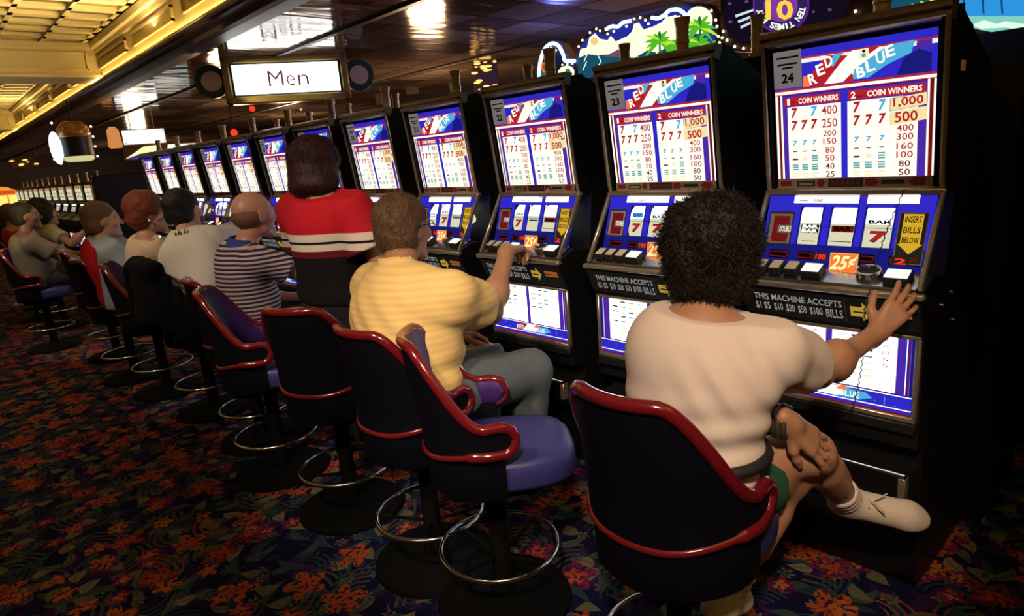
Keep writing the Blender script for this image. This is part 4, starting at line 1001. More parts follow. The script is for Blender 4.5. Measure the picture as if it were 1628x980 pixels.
def hand_sdf(S,w,d,n,side,curl=(20,25,20),sc=1.,thumb=.6,spread=1.):
    d=nrm(d); n=np.array(n,float); n=nrm(n-d*(n@d)); l=np.cross(n,d)*(1 if side=='R' else -1); w=np.array(w,float)
    P=lambda a,b,c=0: w+sc*(a*d+b*l+c*n)
    S.cap(P(-.03,0),P(.015,0),.026*sc,.024*sc,.02*sc)
    kn=[(.092,.028),(.096,.009),(.092,-.010),(.083,-.028)]
    for a,b in kn: S.cap(P(.01,b*.55),P(a,b,.003),.015*sc,.0125*sc,.012*sc)
    L_=[(.042,.026,.021),(.046,.029,.022),(.043,.027,.021),(.033,.021,.019)]
    for i,(a,b) in enumerate(kn):
        p=P(a,b,.003); ang=0; rr=(.0095,.0098,.0093,.0083)[i]*sc; sp=math.radians((6,1,-4,-10)[i]*spread)
        for j in range(3):
            ang+=math.radians(curl[j]*(1+.08*i)); dir_=(d*math.cos(sp)+l*math.sin(sp))*math.cos(ang)-n*math.sin(ang)
            q=p+dir_*L_[i][j]*sc; S.cap(p,q,rr,rr*.92,.0035*sc); p=q; rr*=.93
    p=P(.02,.018,-.006); dirs=[nrm(.75*d+.66*l*thumb*1.4-.25*n),nrm(.9*d+.45*l*thumb-.25*n),nrm(.97*d+.2*l*thumb-.3*n)]
    for j,(ln,rr) in enumerate(((.046,.0155),(.033,.0115),(.027,.0105))):
        q=p+dirs[j]*ln*sc; S.cap(p,q,rr*sc,rr*.85*sc,.008*sc); p=q
def torso(S,pel,nek,fw,b,inf=0,k=.06,shL=None,shR=None,fat=1.,k2=None):
    pel=np.array(pel,float);nek=np.array(nek,float); u=nrm(nek-pel); L=np.linalg.norm(nek-pel)/.48
    l=nrm(np.cross((0,0,1),fw)) if shL is None else nrm(np.array(shL)-np.array(shR)); l0=nrm(np.cross((0,0,1),fw)); 
    f=nrm(np.cross(l,u)); A=np.stack([f,l,u]); f0=nrm(np.cross(l0,u)); A0=np.stack([f0,l0,u])
    mid=nrm(.5*l+.5*l0); fm=nrm(np.cross(mid,u)); Am=np.stack([fm,mid,u])
    S.ell(pel+u*.02,(.125*b+inf,.18*b+inf,.13+inf),A0,k)
    S.ell(pel+u*.17*L+fm*.02*fat,(.120*b*fat+inf,.155*b*fat+inf,.16*L+inf),Am,k)
    S.ell(pel+u*.33*L-f*.005,(.112*b+inf,.168*b+inf,.155*L+inf),A,k)
    if shL is not None:
        shL=np.array(shL,float);shR=np.array(shR,float); r=.052*b+inf
        S.cap(shL-u*.03,shR-u*.03,r,r,.05); nb=nek-u*.015
        for s_ in(shL,shR): S.cap(nb-u*.03,s_*.9+nek*.1,.048+inf*.8,.046*b+inf*.8,.05)
    return u,f
def strands(me,m,hc,A,spec,seed):
    N,ln,stand,curl,rad=spec; rnd=np.random.RandomState(seed+100)
    vs=np.array([v.co[:] for v in me.vertices]); fs=[tuple(p.vertices) for p in me.polygons]
    cen=np.array([p.center[:] for p in me.polygons]); nor=np.array([p.normal[:] for p in me.polygons])
    pk=rnd.choice(len(cen),min(N,len(cen)),replace=False); b=MB(); b.add([tuple(v) for v in vs],fs,m)
    for i in pk:
        p=cen[i]-nor[i]*.002; n=nor[i]; g=-A[2]-.25*A[0]*(1 if (cen[i]-hc)@A[0]<.03 else -1)
        tg=nrm(g-n*(g@n)+rnd.normal(size=3)*curl*.5); path=[]; d=nrm(tg*(1-stand)+n*stand)
        for k in range(5):
            path.append(p); p=p+d*ln*(.6+.8*rnd.rand())/4; d=nrm(d+rnd.normal(size=3)*curl*.55-n*.12*k*(1 if stand<.5 else .5))
        b.tube(path,[rad,rad,rad*.9,rad*.7,rad*.2],m,3,cap=False)
    me2=b.mesh('hair','keep'); me2.polygons.foreach_set('use_smooth',[True]*len(me2.polygons)); return me2
SK=lambda n,c: pm('skin_'+n,c,.5,spec=.35,noise=.2,nscale=60,sss=.08)
def person(name,label,sp):
    """sp: joints in world metres"""
    t=thing('person',label,'person',(sp['pel'][0],sp['pel'][1],0))
    o3=np.array([sp['pel'][0],sp['pel'][1],0.]); g=lambda p:np.array(p,float)-o3
    h=sp.get('h',.008); hh=sp.get('hs',h*1.15); b=sp.get('b',1.); hs=sp.get('hsc',1.); seed=sp.get('seed',1)
    pel,nek,hc=g(sp['pel']),g(sp['neck']),g(sp['head']); fw=np.array((math.cos(math.radians(sp.get('face',0))),math.sin(math.radians(sp.get('face',0))),0))
    A=rotm(math.radians(sp.get('hyaw',sp.get('face',0))),math.radians(sp.get('hpitch',0)),math.radians(sp.get('hroll',0)))
    arms={k:[g(p) for p in v[:3]]+list(v[3:]) for k,v in sp['arms'].items()}; legs={k:[g(p) for p in v] for k,v in sp['legs'].items()}
    shL,shR=arms['L'][0],arms['R'][0]
    pts=[pel,nek,hc]+[p for a in arms.values() for p in a[:3]]+[p for l in legs.values() for p in l]
    lo=np.min(pts,0)-.24; hi=np.max(pts,0)+.24
    # ---- body
    S=SDF(lo,hi,h)
    u,f=torso(S,pel,nek,fw,b,0,shL=shL,shR=shR,fat=sp.get('fat',1.))
    for k,l in legs.items():
        hp,kn,an,to=l; to=an+(to-an)*.6; S.cap(hp,kn,.085*b,.058*b,.04); S.cap(kn,an,.056*b,.036,.03); c2=kn+(an-kn)*.3; bk=nrm(np.cross(np.cross(kn-hp,an-kn)+1e-6,an-kn)); S.cap(c2-0*bk,kn+(an-kn)*.55,.052*b,.045*b,.03)
        S.cap(an,to-nrm(kn-an)*.012,.034,.02,.02)
    for k,a in arms.items():          # each arm grown on its own, then blended into the trunk at the shoulder only
        base=S.F; S.F=np.full(S.n,.5,np.float32)
        sh,el,wr=a[:3]; S.cap(sh,el,.049*b,.040*b,.03); S.cap(el,wr,.041*b,.027*b,.02); m=el+(wr-el)*.3; S.ell(m,(.045*b,.045*b,.06),None,.04)
        hand_sdf(S,wr,a[3],a[4],k,a[5] if len(a)>5 else (25,30,25),sp.get('handsc',.95),*(a[6:] if len(a)>6 else ()))
        X,Y,Z=S.ax; sh=a[0]; near=((X-sh[0])**2)[:,None,None]+((Y-sh[1])**2)[None,:,None]+((Z-sh[2])**2)[None,None,:]<.15**2
        o=np.minimum(base,S.F); hh_=np.maximum(.03-np.abs(base-S.F),0)/.03; S.F=np.where(near,o-hh_*hh_*.0075,o).astype(np.float32)
    S.cap(nek-u*.05,hc+A[0]*-.015-A[2]*.05,.058*b**.5,.054*b**.5,.03)
    head_sdf(S,hc,A,hs)
    inst('body',S.mesh('body',sp['skin']),t)
    # ---- hair
    if sp.get('hair'):
        mh,prims,face,namp,nf=sp['hair']; R_=.2*hs+.05
        H=SDF(hc-R_,hc+R_,sp.get('hh',min(hh,.006)))
        for c,r in prims: H.ell(hc+hs*(c[0]*A[0]+c[1]*A[1]+c[2]*A[2]),[x*hs for x in r],A,.035)
        if namp: H.noise(namp,nf,seed,n=14); H.noise(namp*.5,nf*2.3,seed+5,n=14)
        for c,r in face: H.ell(hc+hs*(c[0]*A[0]+c[1]*A[1]+c[2]*A[2]),[x*hs for x in r],A,.012,'s')
        hme=H.mesh('hair',mh); inst('hair',strands(hme,mh,hc,A,sp['strand'],seed) if sp.get('strand') else hme,t)
    # ---- eyes
    E_=MB()
    for s in(-1,1):
        c=hc+hs*(A[0]*.0835+A[1]*s*.032+A[2]*.008); E_.sph(c,.0125*hs,EYEW,10); c2=c+A[0]*.0085*hs; E_.sph(c2,.0065*hs,EYED,8)
    build(E_,'eyes',t,60)
    B_=MB()
    for s in(-1,1):
        B_.tube([hc+hs*(A[0]*x+A[1]*s*y+A[2]*z) for x,y,z in((.101,.014,.031),(.099,.03,.037),(.087,.05,.031))],[.0035*hs,.004*hs,.002*hs],sp['hair'][0] if sp.get('hair') else EYED,6)
    build(B_,'eyebrows',t,60)
    # ---- shirt
    inf=sp.get('inf',.014); C=SDF(lo,hi,hh)
    torso(C,pel,nek,fw,b,inf,shL=shL,shR=shR,fat=sp.get('fat',1.))
    for k,a in arms.items():
        sh,el,wr=a[:3]; q=sp.get('sleeve',.6); 
        if q<=1: e=sh+(el-sh)*q; C.cap(sh,e,.052*b+inf*1.1,.050*b+inf*sp.get('flare',1.6),.03,ends=True)
        else:
            C.cap(sh,el,.052*b+inf,.043*b+inf,.03); C.cap(el,el+(wr-el)*(q-1),.045*b+inf,.033*b+inf,.03,ends=True)
    if 'wr' in sp: C.fold(sp['wr'](o3))
    C.noise(sp.get('wamp',.0022),sp.get('wf',22),seed+11,(1,1,1.6))
    nc=nek+u*(sp.get('necky',.0)+(.045 if sp.get('collar') else 0)); C.cut(nc,nrm(u+f*sp.get('neckt',-.25)))
    if sp.get('collar_mat'):
        K=SDF(nek-.16,nek+.16,.0055); K.cap(nek-u*.045-f*.006,nek+u*.035-f*.006,.10,.068,.006,ends=True); K.cap(nek+u*.02-f*.006,nek+u*.12-f*.006,.0605,.0605,.004,'s'); K.noise(.0015,40,seed); inst('collar',K.mesh('collar',sp['collar_mat']),t)
    if sp.get('collar'): C.cap(nek-u*.03-f*.004,nek+u*.042-f*.006,.070,.064,.008,ends=True); C.cap(nek+u*.02-f*.0,nek+u*.1,.0545*b**.5,.0545*b**.5,.004,'s')
    hz=sp.get('hem',.0); C.cut(pel-u*hz,-u)
    inst('shirt',C.mesh('shirt',sp['shirt']),t)
    # ---- trousers
    D=SDF(lo,hi,max(hh,.008)); ti=sp.get('tinf',.012); D.ell(pel+u*.0,(.128*b+ti,.182*b+ti,.13+ti),np.stack([fw,nrm(np.cross((0,0,1),fw)),(0,0,1)]),.04)
    tl=sp.get('tleg',.97)
    for k,l in legs.items():
        hp,kn,an,to=l
        if tl<=.6: D.cap(hp,hp+(kn-hp)*tl*1.6,.088*b+ti,.075*b+ti,.04,ends=True)
        else: D.cap(hp,kn,.088*b+ti,.064*b+ti,.04); D.cap(kn,kn+(an-kn)*tl,.062*b+ti,.046*b+ti,.03,ends=True)
    D.noise(.002,26,seed+31); D.cut(pel+u*.10,u)
    inst('shorts' if tl<=.6 else 'trousers',D.mesh('trousers',sp['trouser']),t)
    # ---- shoes and socks
    for k,l in legs.items():
        hp,kn,an,to=l; d=nrm(to-an); up=nrm(kn-an); d2=nrm(d-up*(d@up)*.0); L=np.linalg.norm(to-an)
        sl=np.cross(up,d2); pl=nrm(np.cross(d2,sl)); sh_=SDF(np.minimum(an,to)-.14,np.maximum(an,to)+.14,max(.005,hh*.8))
        heel=an-up*.045-d2*.03; ball=to-d2*.05-pl*.012; AA=np.stack([d2,nrm(sl),pl])
        sh_.cap(heel,ball,.036,.040,.02); sh_.cap(an-up*.015,ball+pl*.006,.038,.030,.03); sh_.ell(to-d2*.035-pl*.012,(.055,.042,.03),AA,.02); sh_.cap(an+up*.012,an-up*.03,.042,.042,.02,ends=False)
        mid=(heel+ball)/2; sh_.cut(mid-pl*.032,-pl); sh_.cut(an+up*.03,up)
        so=inst('shoe',sh_.mesh('shoe',sp['shoe']),t)
        if sp.get('laces') and k==sp['laces']:
            Lm=MB(); c0=an+d2*.07+pl*.022
            for q in range(4):
                p=an+d2*(.05+.022*q)+pl*(.036-.010*q); Lm.tube([p-sl*.022,p+pl*.006,p+sl*.022],.0025,sp['shoe'],5)
            p=an+d2*.055+pl*.04
            for s in(-1,1): Lm.tube([p,p+sl*s*.02+pl*.02+d2*.02,p+sl*s*.035+pl*.012+d2*.035,p+sl*s*.02+pl*.002+d2*.02,p],.0025,sp['shoe'],5)
            build(Lm,'laces',so,60)
        if sp.get('sock') is not None:
            k2=SDF(an-.16,an+.16,.005); k2.cap(an-up*.03,an+up*.085,.044,.0455,.01,ends=True); k2.fold(lambda X,Y,Z:.002*np.sin((X*up[0]+Y*up[1]+Z*up[2])*260)+0*X); inst('sock',k2.mesh('sock',sp['sock']),t)
    return t,A,hc,u,f,o3
EYEW=pm('eye_white',(.6,.58,.55),.2); EYED=pm('eye_dark',(.02,.015,.01),.2)
# ------------------------------------------------------------------ the people
def seated(x,y,face,hz=.70,neck=None,head=None,armR=None,armL=None,lean=.08,sw=.165,h=.47):
    """joints of a plain seated pose in world metres; arms: hand target or None for resting on the lap"""
    a=math.radians(face); F=np.array((math.cos(a),math.sin(a),0)); Lf=np.array((-math.sin(a),math.cos(a),0)); U=np.array((0,0,1.))
    p=np.array((x,y,hz)); nk=np.array(neck,float) if neck is not None else p+U*h+F*lean
    hd=np.array(head,float) if head is not None else nk+U*.145+F*.05
    up=nrm(nk-p); sR=nk-up*.075-Lf*sw; sL=nk-up*.075+Lf*sw
    def arm(sh,s,T,la=.29,lf=.26):
        if T is None: T=p+F*.36+Lf*s*.09+U*.08
        T=np.array(T,float); d=T-sh; D=np.linalg.norm(d); mx=(la+lf)*.985
        if D>mx: sh2=sh+d*(1-mx/D); sh=sh2; d=T-sh; D=mx
        ca=(la*la+D*D-lf*lf)/(2*la*D); ca=max(-1,min(1,ca)); e=nrm(d); w=nrm((-U*.9+Lf*s*.45)-e*((-U*.9+Lf*s*.45)@e))
        return [sh,sh+e*la*ca+w*la*math.sqrt(1-ca*ca),T]
    aR=arm(sR,-1,armR); aL=arm(sL,1,armL)
    hips=[(p-Lf*.09-U*.0),(p+Lf*.09)]
    legs={}
    for k,hp,s in(('R',hips[0],-1),('L',hips[1],1)):
        kn=hp+F*.43+Lf*s*.03-U*.02; an=kn+F*(-.02)-U*.36; legs[k]=[hp,kn,an,an+F*.16-U*.06]
    return dict(pel=p,neck=nk,head=hd,face=face,legs=legs,aR=aR,aL=aL,F=F,Lf=Lf)
SKINF=pm('skin_fair',(.52,.27,.17),.5,noise=.15,nscale=60,sss=.06); SKINT=pm('skin_tan',(.42,.20,.11),.5,noise=.2,nscale=60,sss=.06); SKINP=pm('skin_pink',(.58,.29,.21),.42,noise=.15,nscale=60,sss=.06)
def hairm(n,c): return pm('hair_'+n,c,.55,spec=.3,noise=.7,nscale=120,bump=.6)
BOUF=[((-.025,0,.045),(.128,.118,.120)),((-.055,0,-.045),(.085,.105,.085)),((.0,.05,.0),(.085,.06,.09)),((.0,-.05,.0),(.085,.06,.09))]
FACE=[((.115,0,-.035),(.085,.078,.105)),((.07,0,-.12),(.10,.09,.09))]
SHORT=[((-.022,0,.042),(.103,.087,.092)),((-.045,0,-.02),(.068,.079,.07))]
SFACE=[((.10,0,-.035),(.095,.10,.098)),((.03,.088,-.015),(.035,.03,.05)),((.03,-.088,-.015),(.035,.03,.05)),((-.02,0,-.13),(.12,.1,.07))]
# 1 --- curly haired woman in white, foreground
WS=pm('white_cotton',(.66,.53,.47),.85,spec=.2,noise=.08,nscale=200)
s1=dict(pel=(1.255,.84,.705),neck=(1.325,.795,1.15),head=(1.385,.815,1.275),face=2,hyaw=16,hpitch=6,b=.92,fat=1.08,h=.0048,hs=.006,seed=3,skin=SKINT,
 arms={'L':((1.31,.905,1.055),(1.42,.90,.85),(1.466,.656,.848),(.61,-.36,-.70),(-.45,-.60,.66),(0,14,22)),
       'R':((1.385,.665,1.06),(1.655,.672,.918),(1.935,.625,.965),(.64,-.35,.685),(-.6,-.5,.35),(10,18,16),.9,1.3)},
 legs={'R':((1.29,.765,.70),(1.60,.715,.63),(1.415,.80,.315),(1.525,.805,.26)),'L':((1.29,.93,.70),(1.585,.65,.722),(1.865,.66,.458),(1.985,.485,.405))},
 hair=(hairm('dark_brown',(.022,.011,.007)),BOUF,FACE,.006,75),hh=.0045,hsc=.90,strand=(7000,.024,.4,1.0,.0009),
 shirt=WS,inf=.020,sleeve=.56,flare=2.0,hem=-.055,necky=-.005,neckt=-.18,wamp=.003,wf=17,
 wr=lambda o:(lambda X,Y,Z:.0055*np.sin((Z+o[2])*80+2.2*np.sin((Y+o[1])*9)+(X+o[0])*12)*np.exp(-((Z-.86)/.09)**2)+.005*np.sin(((X)*40+(Z)*46-(Y)*70))*np.exp(-((Z-1.0)/.1)**2)*np.exp(-((Y+.17)/.1)**2)),
 trouser=pm('green_shorts',(.01,.07,.04),.8),tleg=.38,tinf=.014,shoe=pm('white_leather',(.60,.49,.40),.6,spec=.3,noise=.1,nscale=80),sock=pm('white_sock',(.58,.49,.42),.9),laces='L',handsc=.97)
t1,A1,hc1,u1,f1,o1=person('woman','person with curly dark hair, white short sleeved shirt, legs crossed, playing the nearest machine',s1)
b=MB(); w0=np.array((1.466,.656,.848))-o1; e0=np.array((1.42,.90,.85))-o1; ax=nrm(w0-e0); c=w0-ax*.02; p1=nrm(np.cross(ax,(0,0,1))); p2=np.cross(ax,p1)
for k in range(3): b.tube([c+ax*.012*(k-1)+(p1*math.cos(a)+p2*math.sin(a))*(.036+.003*(k%2)) for a in np.linspace(0,2*PI,20)[:-1]],.008,pm('dark_bracelet',(.06,.045,.03),.5,noise=.6,nscale=90),8,True)
build(b,'bracelet',t1,60)
b=MB(); 
for s in(1,-1):
    c=hc1+A1[0]*-.002+A1[1]*s*.088+A1[2]*-.045; b.sph(c,.006,BRASS,8)
build(b,'earrings',t1,60)
b=MB(); u_=np.array((0,0,1.)); cc=np.array((0,0,.815)); b.tube([cc+np.array((.158*math.cos(a)+.035,.20*math.sin(a),0)) for a in np.linspace(0,2*PI,28)[:-1]],.014,INKP,8,True); build(b,'belt',t1,60)
# 2 --- man in yellow
YS=stripes('yellow_stripe_shirt',(.74,.52,.21),(.67,.455,.175),.024,.5,.85,True)
s2=dict(pel=(1.215,1.965,.705),neck=(1.265,2.02,1.165),head=(1.365,2.105,1.29),face=2,hyaw=14,hpitch=-3,b=1.18,fat=1.12,h=.0052,hs=.0062,seed=8,skin=SKINT,
 arms={'L':((1.27,2.215,1.085),(1.40,2.30,.84),(1.60,2.18,.80),(.9,-.3,-.2),(.2,.1,.95),(25,30,20)),
       'R':((1.345,1.81,1.075),(1.605,1.925,.935),(1.87,2.09,1.125),(.92,.30,-.05),(-.25,.02,.96),(30,40,25),.7)},
 legs={'R':((1.25,1.865,.70),(1.70,1.825,.675),(1.68,1.86,.30),(1.84,1.86,.24)),'L':((1.25,2.06,.70),(1.70,2.12,.68),(1.66,2.12,.30),(1.82,2.13,.24))},
 hair=(hairm('light_brown',(.20,.11,.06)),[((-.022,0,.042),(.104,.089,.094)),((-.042,0,-.025),(.070,.082,.075))],SFACE,.0025,90),hsc=1.04,strand=(4000,.02,.15,.35,.0008),
 shirt=YS,inf=.020,sleeve=.62,flare=2.0,hem=-.0,collar=True,necky=.0,wamp=.003,wf=15,
 wr=lambda o:(lambda X,Y,Z:.004*np.sin(Z*70+Y*14+3*np.sin(Y*7))*np.exp(-((Z-.83)/.10)**2)+.003*np.sin(Z*55-Y*60)*np.exp(-((Z-1.0)/.14)**2)),
 trouser=pm('blue_jeans',(.10,.125,.14),.85,noise=.35,nscale=25),tinf=.016,shoe=pm('dark_shoe',(.02,.018,.018),.5),handsc=1.05)
t2,A2,hc2,u2,f2,o2=person('man','person in yellow striped polo shirt and jeans with glasses, hand on machine 22',s2)
b=MB(); h=1.04
for s in(-1,1):
    b.tube([hc2+h*(A2[0]*.108+A2[1]*s*(.033+.024*math.cos(a))+A2[2]*(.006+.019*math.sin(a))) for a in np.linspace(0,2*PI,16)[:-1]],.0018,BLACKM,5,True)
    b.tube([hc2+h*(A2[0]*x+A2[1]*s*y+A2[2]*z) for x,y,z in((.106,.057,.012),(.06,.076,.014),(.0,.083,.012),(-.02,.083,-.008))],.0022,BLACKM,5)
b.tube([hc2+h*(A2[0]*.11+A2[1]*y+A2[2]*.008) for y in(-.01,.01)],.0018,BLACKM,5); build(b,'glasses',t2,60)
# 3 --- standing woman in red
RS=bands('red_banded_top',[(.2,(.004,.003,.004)),(1.12,(.10,.004,.008)),(1.155,(.55,.47,.42)),(1.185,(.006,.005,.006)),(1.20,(.55,.47,.42)),(1.235,(.38,.006,.016))])
s3=dict(pel=(1.52,3.03,.90),neck=(1.49,2.99,1.425),head=(1.51,3.02,1.535),face=8,hyaw=20,hpitch=-4,b=1.12,fat=1.12,h=.0075,hs=.0075,seed=21,skin=SKINF,
 arms={'L':((1.45,3.20,1.34),(1.54,3.31,1.09),(1.73,3.22,1.08),(.9,-.2,-.2),(0,.2,.95)),'R':((1.55,2.80,1.335),(1.60,2.72,1.08),(1.80,2.86,1.10),(.9,.2,-.1),(0,-.1,.95))},
 legs={'R':((1.53,2.94,.88),(1.55,2.93,.48),(1.53,2.93,.085),(1.69,2.91,.035)),'L':((1.53,3.12,.88),(1.55,3.13,.48),(1.53,3.13,.085),(1.69,3.14,.035))},
 hair=(hairm('dark_auburn',(.035,.008,.008)),[((-.02,0,.05),(.125,.113,.105)),((-.03,0,-.035),(.105,.118,.095)),((-.05,0,-.075),(.085,.112,.05))],FACE,.003,60),hsc=1.05,strand=(3500,.04,.03,.15,.0009),
 shirt=RS,inf=.034,sleeve=.75,flare=2.0,hem=-.0,necky=-.0,wamp=.003,wf=14,trouser=pm('black_trousers',(.006,.006,.007),.85),tinf=.02,shoe=pm('black_shoe',(.01,.01,.01),.5))
person('woman','standing person with dark auburn bob, red top with white and black chest stripes',s3)
# 4 --- bald man in stripes
BS=stripes('navy_white_stripes',(.55,.46,.44),(.035,.02,.09),.0235,.5)
q=seated(1.27,3.70,0,.70,(1.31,3.62,1.17),(1.385,3.60,1.315),armR=(1.80,3.50,1.03))
s4=dict(q,b=1.08,fat=1.12,h=.0075,hs=.0085,hsc=1.08,seed=31,skin=SKINP,hyaw=12,hpitch=0,arms={'R':q['aR']+[(.9,.1,.1),(0,0,1.)],'L':q['aL']+[(.9,-.2,-.2),(0,.2,.95)]},
 hair=(hairm('grey_fringe',(.30,.14,.09)),[((-.028,0,.0),(.0855,.0795,.07))],[((.09,0,-.0),(.09,.12,.12)),((0,0,.12),(.13,.12,.085)),((-.02,0,-.12),(.12,.1,.065))],.001,90),
 shirt=BS,inf=.018,sleeve=.6,necky=.012,hem=.04,collar_mat=pm('blue_collar',(.03,.05,.28),.8),wamp=.002,trouser=pm('black_trousers',(.006,.006,.007),.85),shoe=pm('white_leather',(.6,.5,.42),.6))
t4,A4,hc4,u4,f4,o4=person('man','bald person in navy and white striped shirt with blue collar',s4)
# 5 --- white sports shirt
q=seated(1.27,4.46,0,.70,(1.30,4.55,1.195),(1.34,4.655,1.335),armR=(1.75,4.86,1.20),sw=.18)
q['aR'][0]=q['aR'][0]+np.array((.03,.02,0))
s5=dict(q,b=1.12,fat=1.1,h=.009,hs=.009,hsc=1.05,seed=41,skin=SKINF,hyaw=30,hpitch=0,arms={'R':q['aR']+[(.8,.45,.1),(0,0,1.)],'L':q['aL']+[(.9,-.2,-.2),(0,.2,.95)]},
 hair=(hairm('black_brown',(.012,.007,.005)),[((-.022,0,.045),(.112,.098,.10)),((-.05,0,-.03),(.075,.09,.075))],SFACE,.002,80),
 shirt=pm('white_jersey',(.58,.54,.48),.85,spec=.2),inf=.028,sleeve=1.35,necky=.035,hem=.06,wamp=.005,wf=16,trouser=pm('black_trousers',(.006,.006,.007),.85),shoe=pm('dark_shoe',(.02,.018,.018),.5))
t5,A5,hc5,u5,f5,o5=person('person','dark haired person in loose white jersey reaching an arm to the machine',s5)
# worn print on the upper back of the jersey: small dark blocks lying on the cloth
from mathutils.bvhtree import BVHTree
sh=[c for c in t5.children if c.name.startswith('shirt')][0]; bv=BVHTree.FromPolygons([v.co[:] for v in sh.data.vertices],[p.vertices[:] for p in sh.data.polygons])
b=MB()
def onshirt(u,v):
    r=ray(u,v).normalized(); o_=CAMC-V((o5[0],o5[1],0)); h_=bv.ray_cast(o_,r); return None if h_[0] is None else h_[0]+h_[1]*.0015
for (ua,ub,va,vb) in((278,282,364,375),(283,290,363,374),(293,296,361,372),(297,300,361,371)):
    for i in range(2):
        for j in range(3):
            P4=[onshirt(ua+(ub-ua)*(i+a)/2,va+(vb-va)*(j+c)/3) for a,c in((0,0),(1,0),(1,1),(0,1))]
            if all(p is not None for p in P4) and not(i==1 and j==1): b.add([p[:] for p in P4],[(0,1,2,3)],INKP)
if b.v: build(b,'back_print',t5)
# jacket over that stool's back
J=SDF((.78,4.05,.45),(1.35,5.0,1.2),.009)
for k in range(15):
    a=math.radians(-70+10*k); x=1.235-.275*math.cos(a); y=4.48+.285*math.sin(a); z=1.0-.22*sstep(35,80,abs(math.degrees(a)))
    J.cap((x,y,z+.02),(x-.03,y,z-.28),.028,.04,.03)
J.cap((1.0,4.30,1.03),(.985,4.62,1.04),.05,.045,.05); J.cap((.97,4.66,1.0),(.95,4.72,.72),.05,.04,.04)
J.noise(.008,24,77); J.noise(.003,60,78)
thing('jacket','black jacket draped over the stool back behind the person in the white jersey','jacket',me=J.mesh('jacket',pm('black_cloth',(.004,.004,.005),.9,spec=.08)))
# 6 --- red haired woman
q=seated(1.17,5.24,5,.70,(1.205,5.17,1.165),(1.25,5.18,1.317),sw=.15)
s6=dict(q,b=.95,fat=1.1,h=.009,hs=.009,hsc=1.1,seed=51,skin=SKINF,hyaw=-12,hpitch=-4,arms={'R':q['aR']+[(.9,.1,-.2),(0,0,1.)],'L':q['aL']+[(.9,-.2,-.2),(0,.2,.95)]},
 hair=(hairm('copper',(.24,.055,.018)),[((-.025,0,.05),(.118,.105,.108)),((-.05,0,-.03),(.085,.095,.07))],[((.115,0,-.035),(.092,.085,.10)),((.03,.1,-.05),(.05,.05,.05)),((.03,-.1,-.05),(.05,.05,.05))],.004,70),
 shirt=pm('cream_blouse',(.62,.47,.32),.85),inf=.02,sleeve=.7,hem=.02,wamp=.003,trouser=pm('dark_slacks',(.02,.018,.02),.85),shoe=pm('dark_shoe',(.02,.018,.018),.5))
t6,A6,hc6,*_=person('woman','red haired person in cream blouse with pearl earring',s6)
b=MB()
for s in(-1,1): b.sph(hc6+1.1*(A6[0]*0+A6[1]*s*.086-A6[2]*.04),.010,pm('pearl',(.8,.76,.7),.2),8)
build(b,'earrings',t6,60)
# 7 --- light blue shirt
q=seated(1.06,5.83,2,.70,(1.03,5.72,1.13),(1.07,5.76,1.275),armR=(1.45,5.62,.82),armL=(1.55,6.1,1.04),lean=-.02,sw=.17)
s7=dict(q,b=1.08,fat=1.15,h=.009,hs=.009,hsc=1.12,seed=61,skin=SKINF,hyaw=-8,hpitch=-2,arms={'R':q['aR']+[(.8,-.2,-.3),(0,.1,.9)],'L':q['aL']+[(.9,.1,.1),(0,0,1.)]},
 hair=(hairm('sandy',(.22,.11,.05)),[((-.022,0,.045),(.104,.09,.094)),((-.05,0,-.03),(.07,.083,.075))],SFACE,.0025,80),
 shirt=bands('light_blue_red_back',[(.3,(.42,.008,.015)),(.945,(.30,.36,.42))],'X'),inf=.034,necky=.04,sleeve=.62,hem=.04,wamp=.003,trouser=pm('tan_trousers',(.35,.25,.17),.85),shoe=pm('dark_shoe',(.02,.018,.018),.5))
person('man','sandy haired person in light blue shirt with red back, leaning back',s7)
# 8-10 --- far left group
q=seated(.78,7.76,0,.70,(.78,7.70,1.15),(.82,7.75,1.30),armR=(1.25,7.45,.78),lean=0,sw=.17)
s8=dict(q,b=1.1,fat=1.1,h=.011,hs=.011,hsc=1.08,seed=71,skin=pm('skin_brown',(.17,.075,.045),.5,noise=.2),hyaw=-5,arms={'R':q['aR']+[(.8,-.1,-.3),(0,.1,.9)],'L':q['aL']+[(.9,-.2,-.2),(0,.2,.95)]},
 hair=(hairm('black_brown',(.012,.007,.005)),SHORT,SFACE,.002,80),shirt=pm('grey_olive_shirt',(.15,.125,.10),.85),inf=.02,sleeve=.65,hem=.04,trouser=pm('dark_slacks',(.02,.018,.02),.85),shoe=pm('dark_shoe',(.02,.018,.018),.5))
person('man','dark haired person in grey olive shirt seated at the far left',s8)
q=seated(1.03,8.80,0,.70,None,(1.09,8.72,1.28),armR=(1.42,8.35,1.10),sw=.15)
s9=dict(q,b=.95,h=.011,hs=.011,hsc=1.1,seed=81,skin=SKINT,hyaw=-10,arms={'R':q['aR']+[(.6,-.3,.7),(-.4,0,.9)],'L':q['aL']+[(.9,-.2,-.2),(0,.2,.95)]},
 hair=(hairm('dark_brown2',(.03,.014,.008)),BOUF,FACE,.005,60),shirt=pm('pale_olive_blouse',(.42,.38,.27),.85),inf=.02,sleeve=.6,hem=.04,trouser=pm('dark_slacks',(.02,.018,.02),.85),shoe=pm('dark_shoe',(.02,.018,.018),.5))
person('woman','dark haired person in pale blouse, hand raised, second from the left edge',s9)
q=seated(.92,9.72,0,.70,(.88,9.64,1.14),(.90,9.66,1.28))
